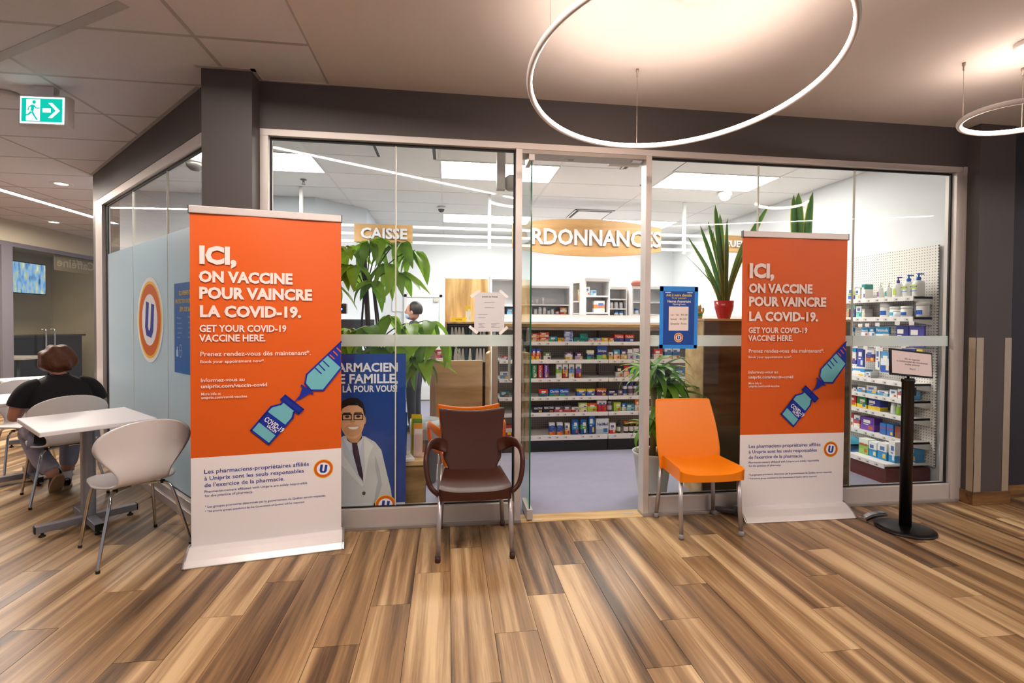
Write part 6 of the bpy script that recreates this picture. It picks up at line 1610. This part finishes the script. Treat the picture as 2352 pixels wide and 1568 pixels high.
# black bag on the floor by the shop wall
BAGM = mat('black_bag_cloth', '#121014', .7, var=.1)
q = MB()
ellipsoid(q, (0, 0, .17), .19, .12, .17, BAGM, 20, 14, lambda p: Vector((math.copysign(abs(p.x) ** .8 * .19 ** .2, p.x), p.y, p.z if p.z > -.12 else -.17 + (p.z + .17) * .2)))
b_ = q.build('handbag', BAGM, None, (-3.02, 5.08, 0), (0, 0, R(-45))); tag(b_, 'black bag on the floor between the tables and the side window', 'bag')
MB().tube(catmull([(-.12, 0, .28), (-.07, 0, .42), (.07, 0, .42), (.12, 0, .28)], 6), .01, 8, BAGM).build('strap', BAGM, b_)
# ================================================================ CAFE AT THE FAR LEFT
FRG = mat('grey_cafe_frame', '#8f8a90', .4, metal=.3)
cf = structure(link('window_4', None))
q = MB().box(-6.90, -6.84, 7.0, 12.5, 2.57, 2.64, FRG).box(-6.90, -6.84, 8.70, 8.90, 0, 2.57, FRG).box(-6.90, -6.84, 7.0, 12.5, 0, .10, FRG); q.build('frame', FRG, cf)
CG = glass_mat('cafe_glass', (.93, .93, .89), .7, .04)
for y0, y1 in ((7.2, 8.69), (8.91, 9.72), (9.73, 10.24), (10.25, 11.6)): boxo('pane', -6.875, -6.865, y0, y1, .10, 2.57, CG, cf)
structure(MB().box(-9.6, -9.5, 6.5, 14, 0, 3.0, CREAM).build('wall_cafe_back', CREAM)); structure(MB().box(-9.6, -6.9, 13.4, 13.5, 0, 3.0, CREAM).build('wall_cafe_side', CREAM))
structure(MB().box(-9.6, -6.98, 6.5, 13.5, 2.9, 2.98, CREAM).build('ceiling_cafe', CREAM)); structure(MB().box(-9.6, -6.9, 6.5, 13.5, -.02, .002, mat('dark_cafe_floor', '#6b5a48', .5)).build('floor_cafe', mat('dark_cafe_floor')))
for i, (x, y) in enumerate(((-8.2, 9.6), (-8.2, 11.4))):  # unseen lamps added to brighten the cafe walls
    t = thing('cafe_fill_light', 'unseen round light added inside the cafe, %s one' % ('nearer', 'farther')[i], 'ceiling light', (x, y, 2.9), 0, 'cafe fill lights')
    CE = emis('cafe_fill', '#ffe6c0', 26.0); MB().lathe([(0, -.02), (.20, -.02), (.20, -.004), (0, -.004)], 24, CE, cap=False).build('lens', CE, t); MB().lathe([(.20, -.025), (.22, -.02), (.22, 0)], 24, WM, cap=False).build('trim_ring', WM, t)
for i, y in enumerate((9.47, 9.66)):
    o = MB().tube(catmull([(-6.86, y, 1.24), (-6.80, y, 1.24), (-6.79, y, 1.22), (-6.79, y, .9), (-6.80, y, .62), (-6.86, y, .62)], 4), .014, 8, CHROME).build('door_pull', CHROME, cf)
def screen_mat():
    m = bpy.data.materials.new('tv_picture'); m.use_nodes = True
    nt = m.node_tree; L = nt.links.new; nt.nodes.remove(nt.nodes['Principled BSDF'])
    tc = nt.nodes.new('ShaderNodeTexCoord'); n = nt.nodes.new('ShaderNodeTexNoise'); n.inputs['Scale'].default_value = 6; n.inputs['Detail'].default_value = 8
    mp = nt.nodes.new('ShaderNodeMapping'); mp.inputs['Scale'].default_value = (1, 1.6, .55); L(tc.outputs['Object'], mp.inputs['Vector']); L(mp.outputs[0], n.inputs['Vector']); cr = nt.nodes.new('ShaderNodeValToRGB'); e = cr.color_ramp.elements
    e[0].position = .3; e[0].color = lin('#24507c'); e[1].position = .75; e[1].color = lin('#cfe4ff'); a = e.new(.48); a.color = lin('#7aa6d8'); b = e.new(.60); b.color = lin('#a9b48a')
    L(n.outputs['Fac'], cr.inputs[0]); em = nt.nodes.new('ShaderNodeEmission'); em.inputs[1].default_value = .9; L(cr.outputs[0], em.inputs[0]); L(em.outputs[0], nt.nodes['Material Output'].inputs[0])
    return m
TVM = screen_mat()
for i, (y0, y1) in enumerate(((11.25, 12.5), (9.9, 11.15))):
    t = thing('television', ('flat television with a waterfall picture on the cafe wall, right of the grey post', 'flat television on the cafe wall, mostly behind the grey post')[i], 'television', (-8.95, (y0 + y1) / 2, 0), 0, 'cafe televisions')
    h = (y1 - y0) / 2
    MB().box(-.03, 0, -h, h, 1.96, 2.64, plastic('#17181a', .3)).build('case', plastic('#17181a', .3), t); MB().box(0.0, .004, -h + .02, h - .02, 1.98, 2.62, TVM).build('screen', TVM, t); MB().box(-.53, -.03, -.1, .1, 2.2, 2.4, plastic('#17181a', .3)).build('wall_arm', plastic('#17181a', .3), t)
t = thing('cafe_counter', 'dark counter inside the cafe behind the glass', 'counter', (-8.6, 11.0, 0))
DKC = mat('dark_counter', '#2c2e30', .4, var=.05); MB().box(-.3, .3, -2.4, 1.6, 0, 1.05, DKC).build('body', DKC, t); MB().box(-.35, .35, -2.45, 1.65, 1.05, 1.09, plastic('#3b3d40', .3)).build('top', plastic('#3b3d40', .3), t)
t = thing('potted_plant', 'small leafy plant on the cafe counter beside the grey post', 'plant', (-8.3, 10.15, 1.09), 0)
MB().lathe([(.07, 0), (.09, .16), (.08, .16)], 16, DKC, cap=False).build('pot', DKC, t)
PLM = leaf_mesh(.26, .04, 1.0, .2, LD)
for i in range(16): link('leaf', PLM, t, (0, 0, .14), (0, -R(rnd.uniform(15, 75)), i * 2.4))
t = thing('sign_reflection', 'pale panel with reversed lettering standing in for a sign reflected in cafe glass', 'sign', (-6.95, 10.4, 2.44))  # solid panel and letters added in place of a sign's mirror image
SGP = mat('beige_reflection_panel', '#b8aa90', .6); MB().box(-.01, 0, -.5, .6, -.14, .14, SGP).build('panel', SGP, t)
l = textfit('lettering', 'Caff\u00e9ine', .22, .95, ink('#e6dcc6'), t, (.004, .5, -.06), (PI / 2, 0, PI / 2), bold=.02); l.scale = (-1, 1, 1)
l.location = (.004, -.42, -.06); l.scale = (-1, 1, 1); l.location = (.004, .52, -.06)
t = thing('cafe_table', 'white round topped table inside the cafe behind the seated person', 'table', (-7.7, 10.1, 0), 0)
MB().box(-.4, .4, -.4, .4, .71, .74, TOPM).build('table_top', TOPM, t); MB().tube([(0, 0, 0.02), (0, 0, .71)], .03, 10, STEEL).build('column', STEEL, t); MB().lathe([(.25, 0), (.25, .015), (.03, .03)], 20, STEEL).build('base', STEEL, t)
o = copy_tree(bc); o.location = (-7.5, 9.3, 0); o.rotation_euler = (0, 0, R(40)); o['label'] = 'white bentwood chair inside the cafe behind the glass'
o = copy_tree(tb); o.location = (-4.62, 6.35, 0); o.rotation_euler = (0, 0, R(-45)); o['label'] = 'white cafe table glimpsed behind the shoulder of the seated person'
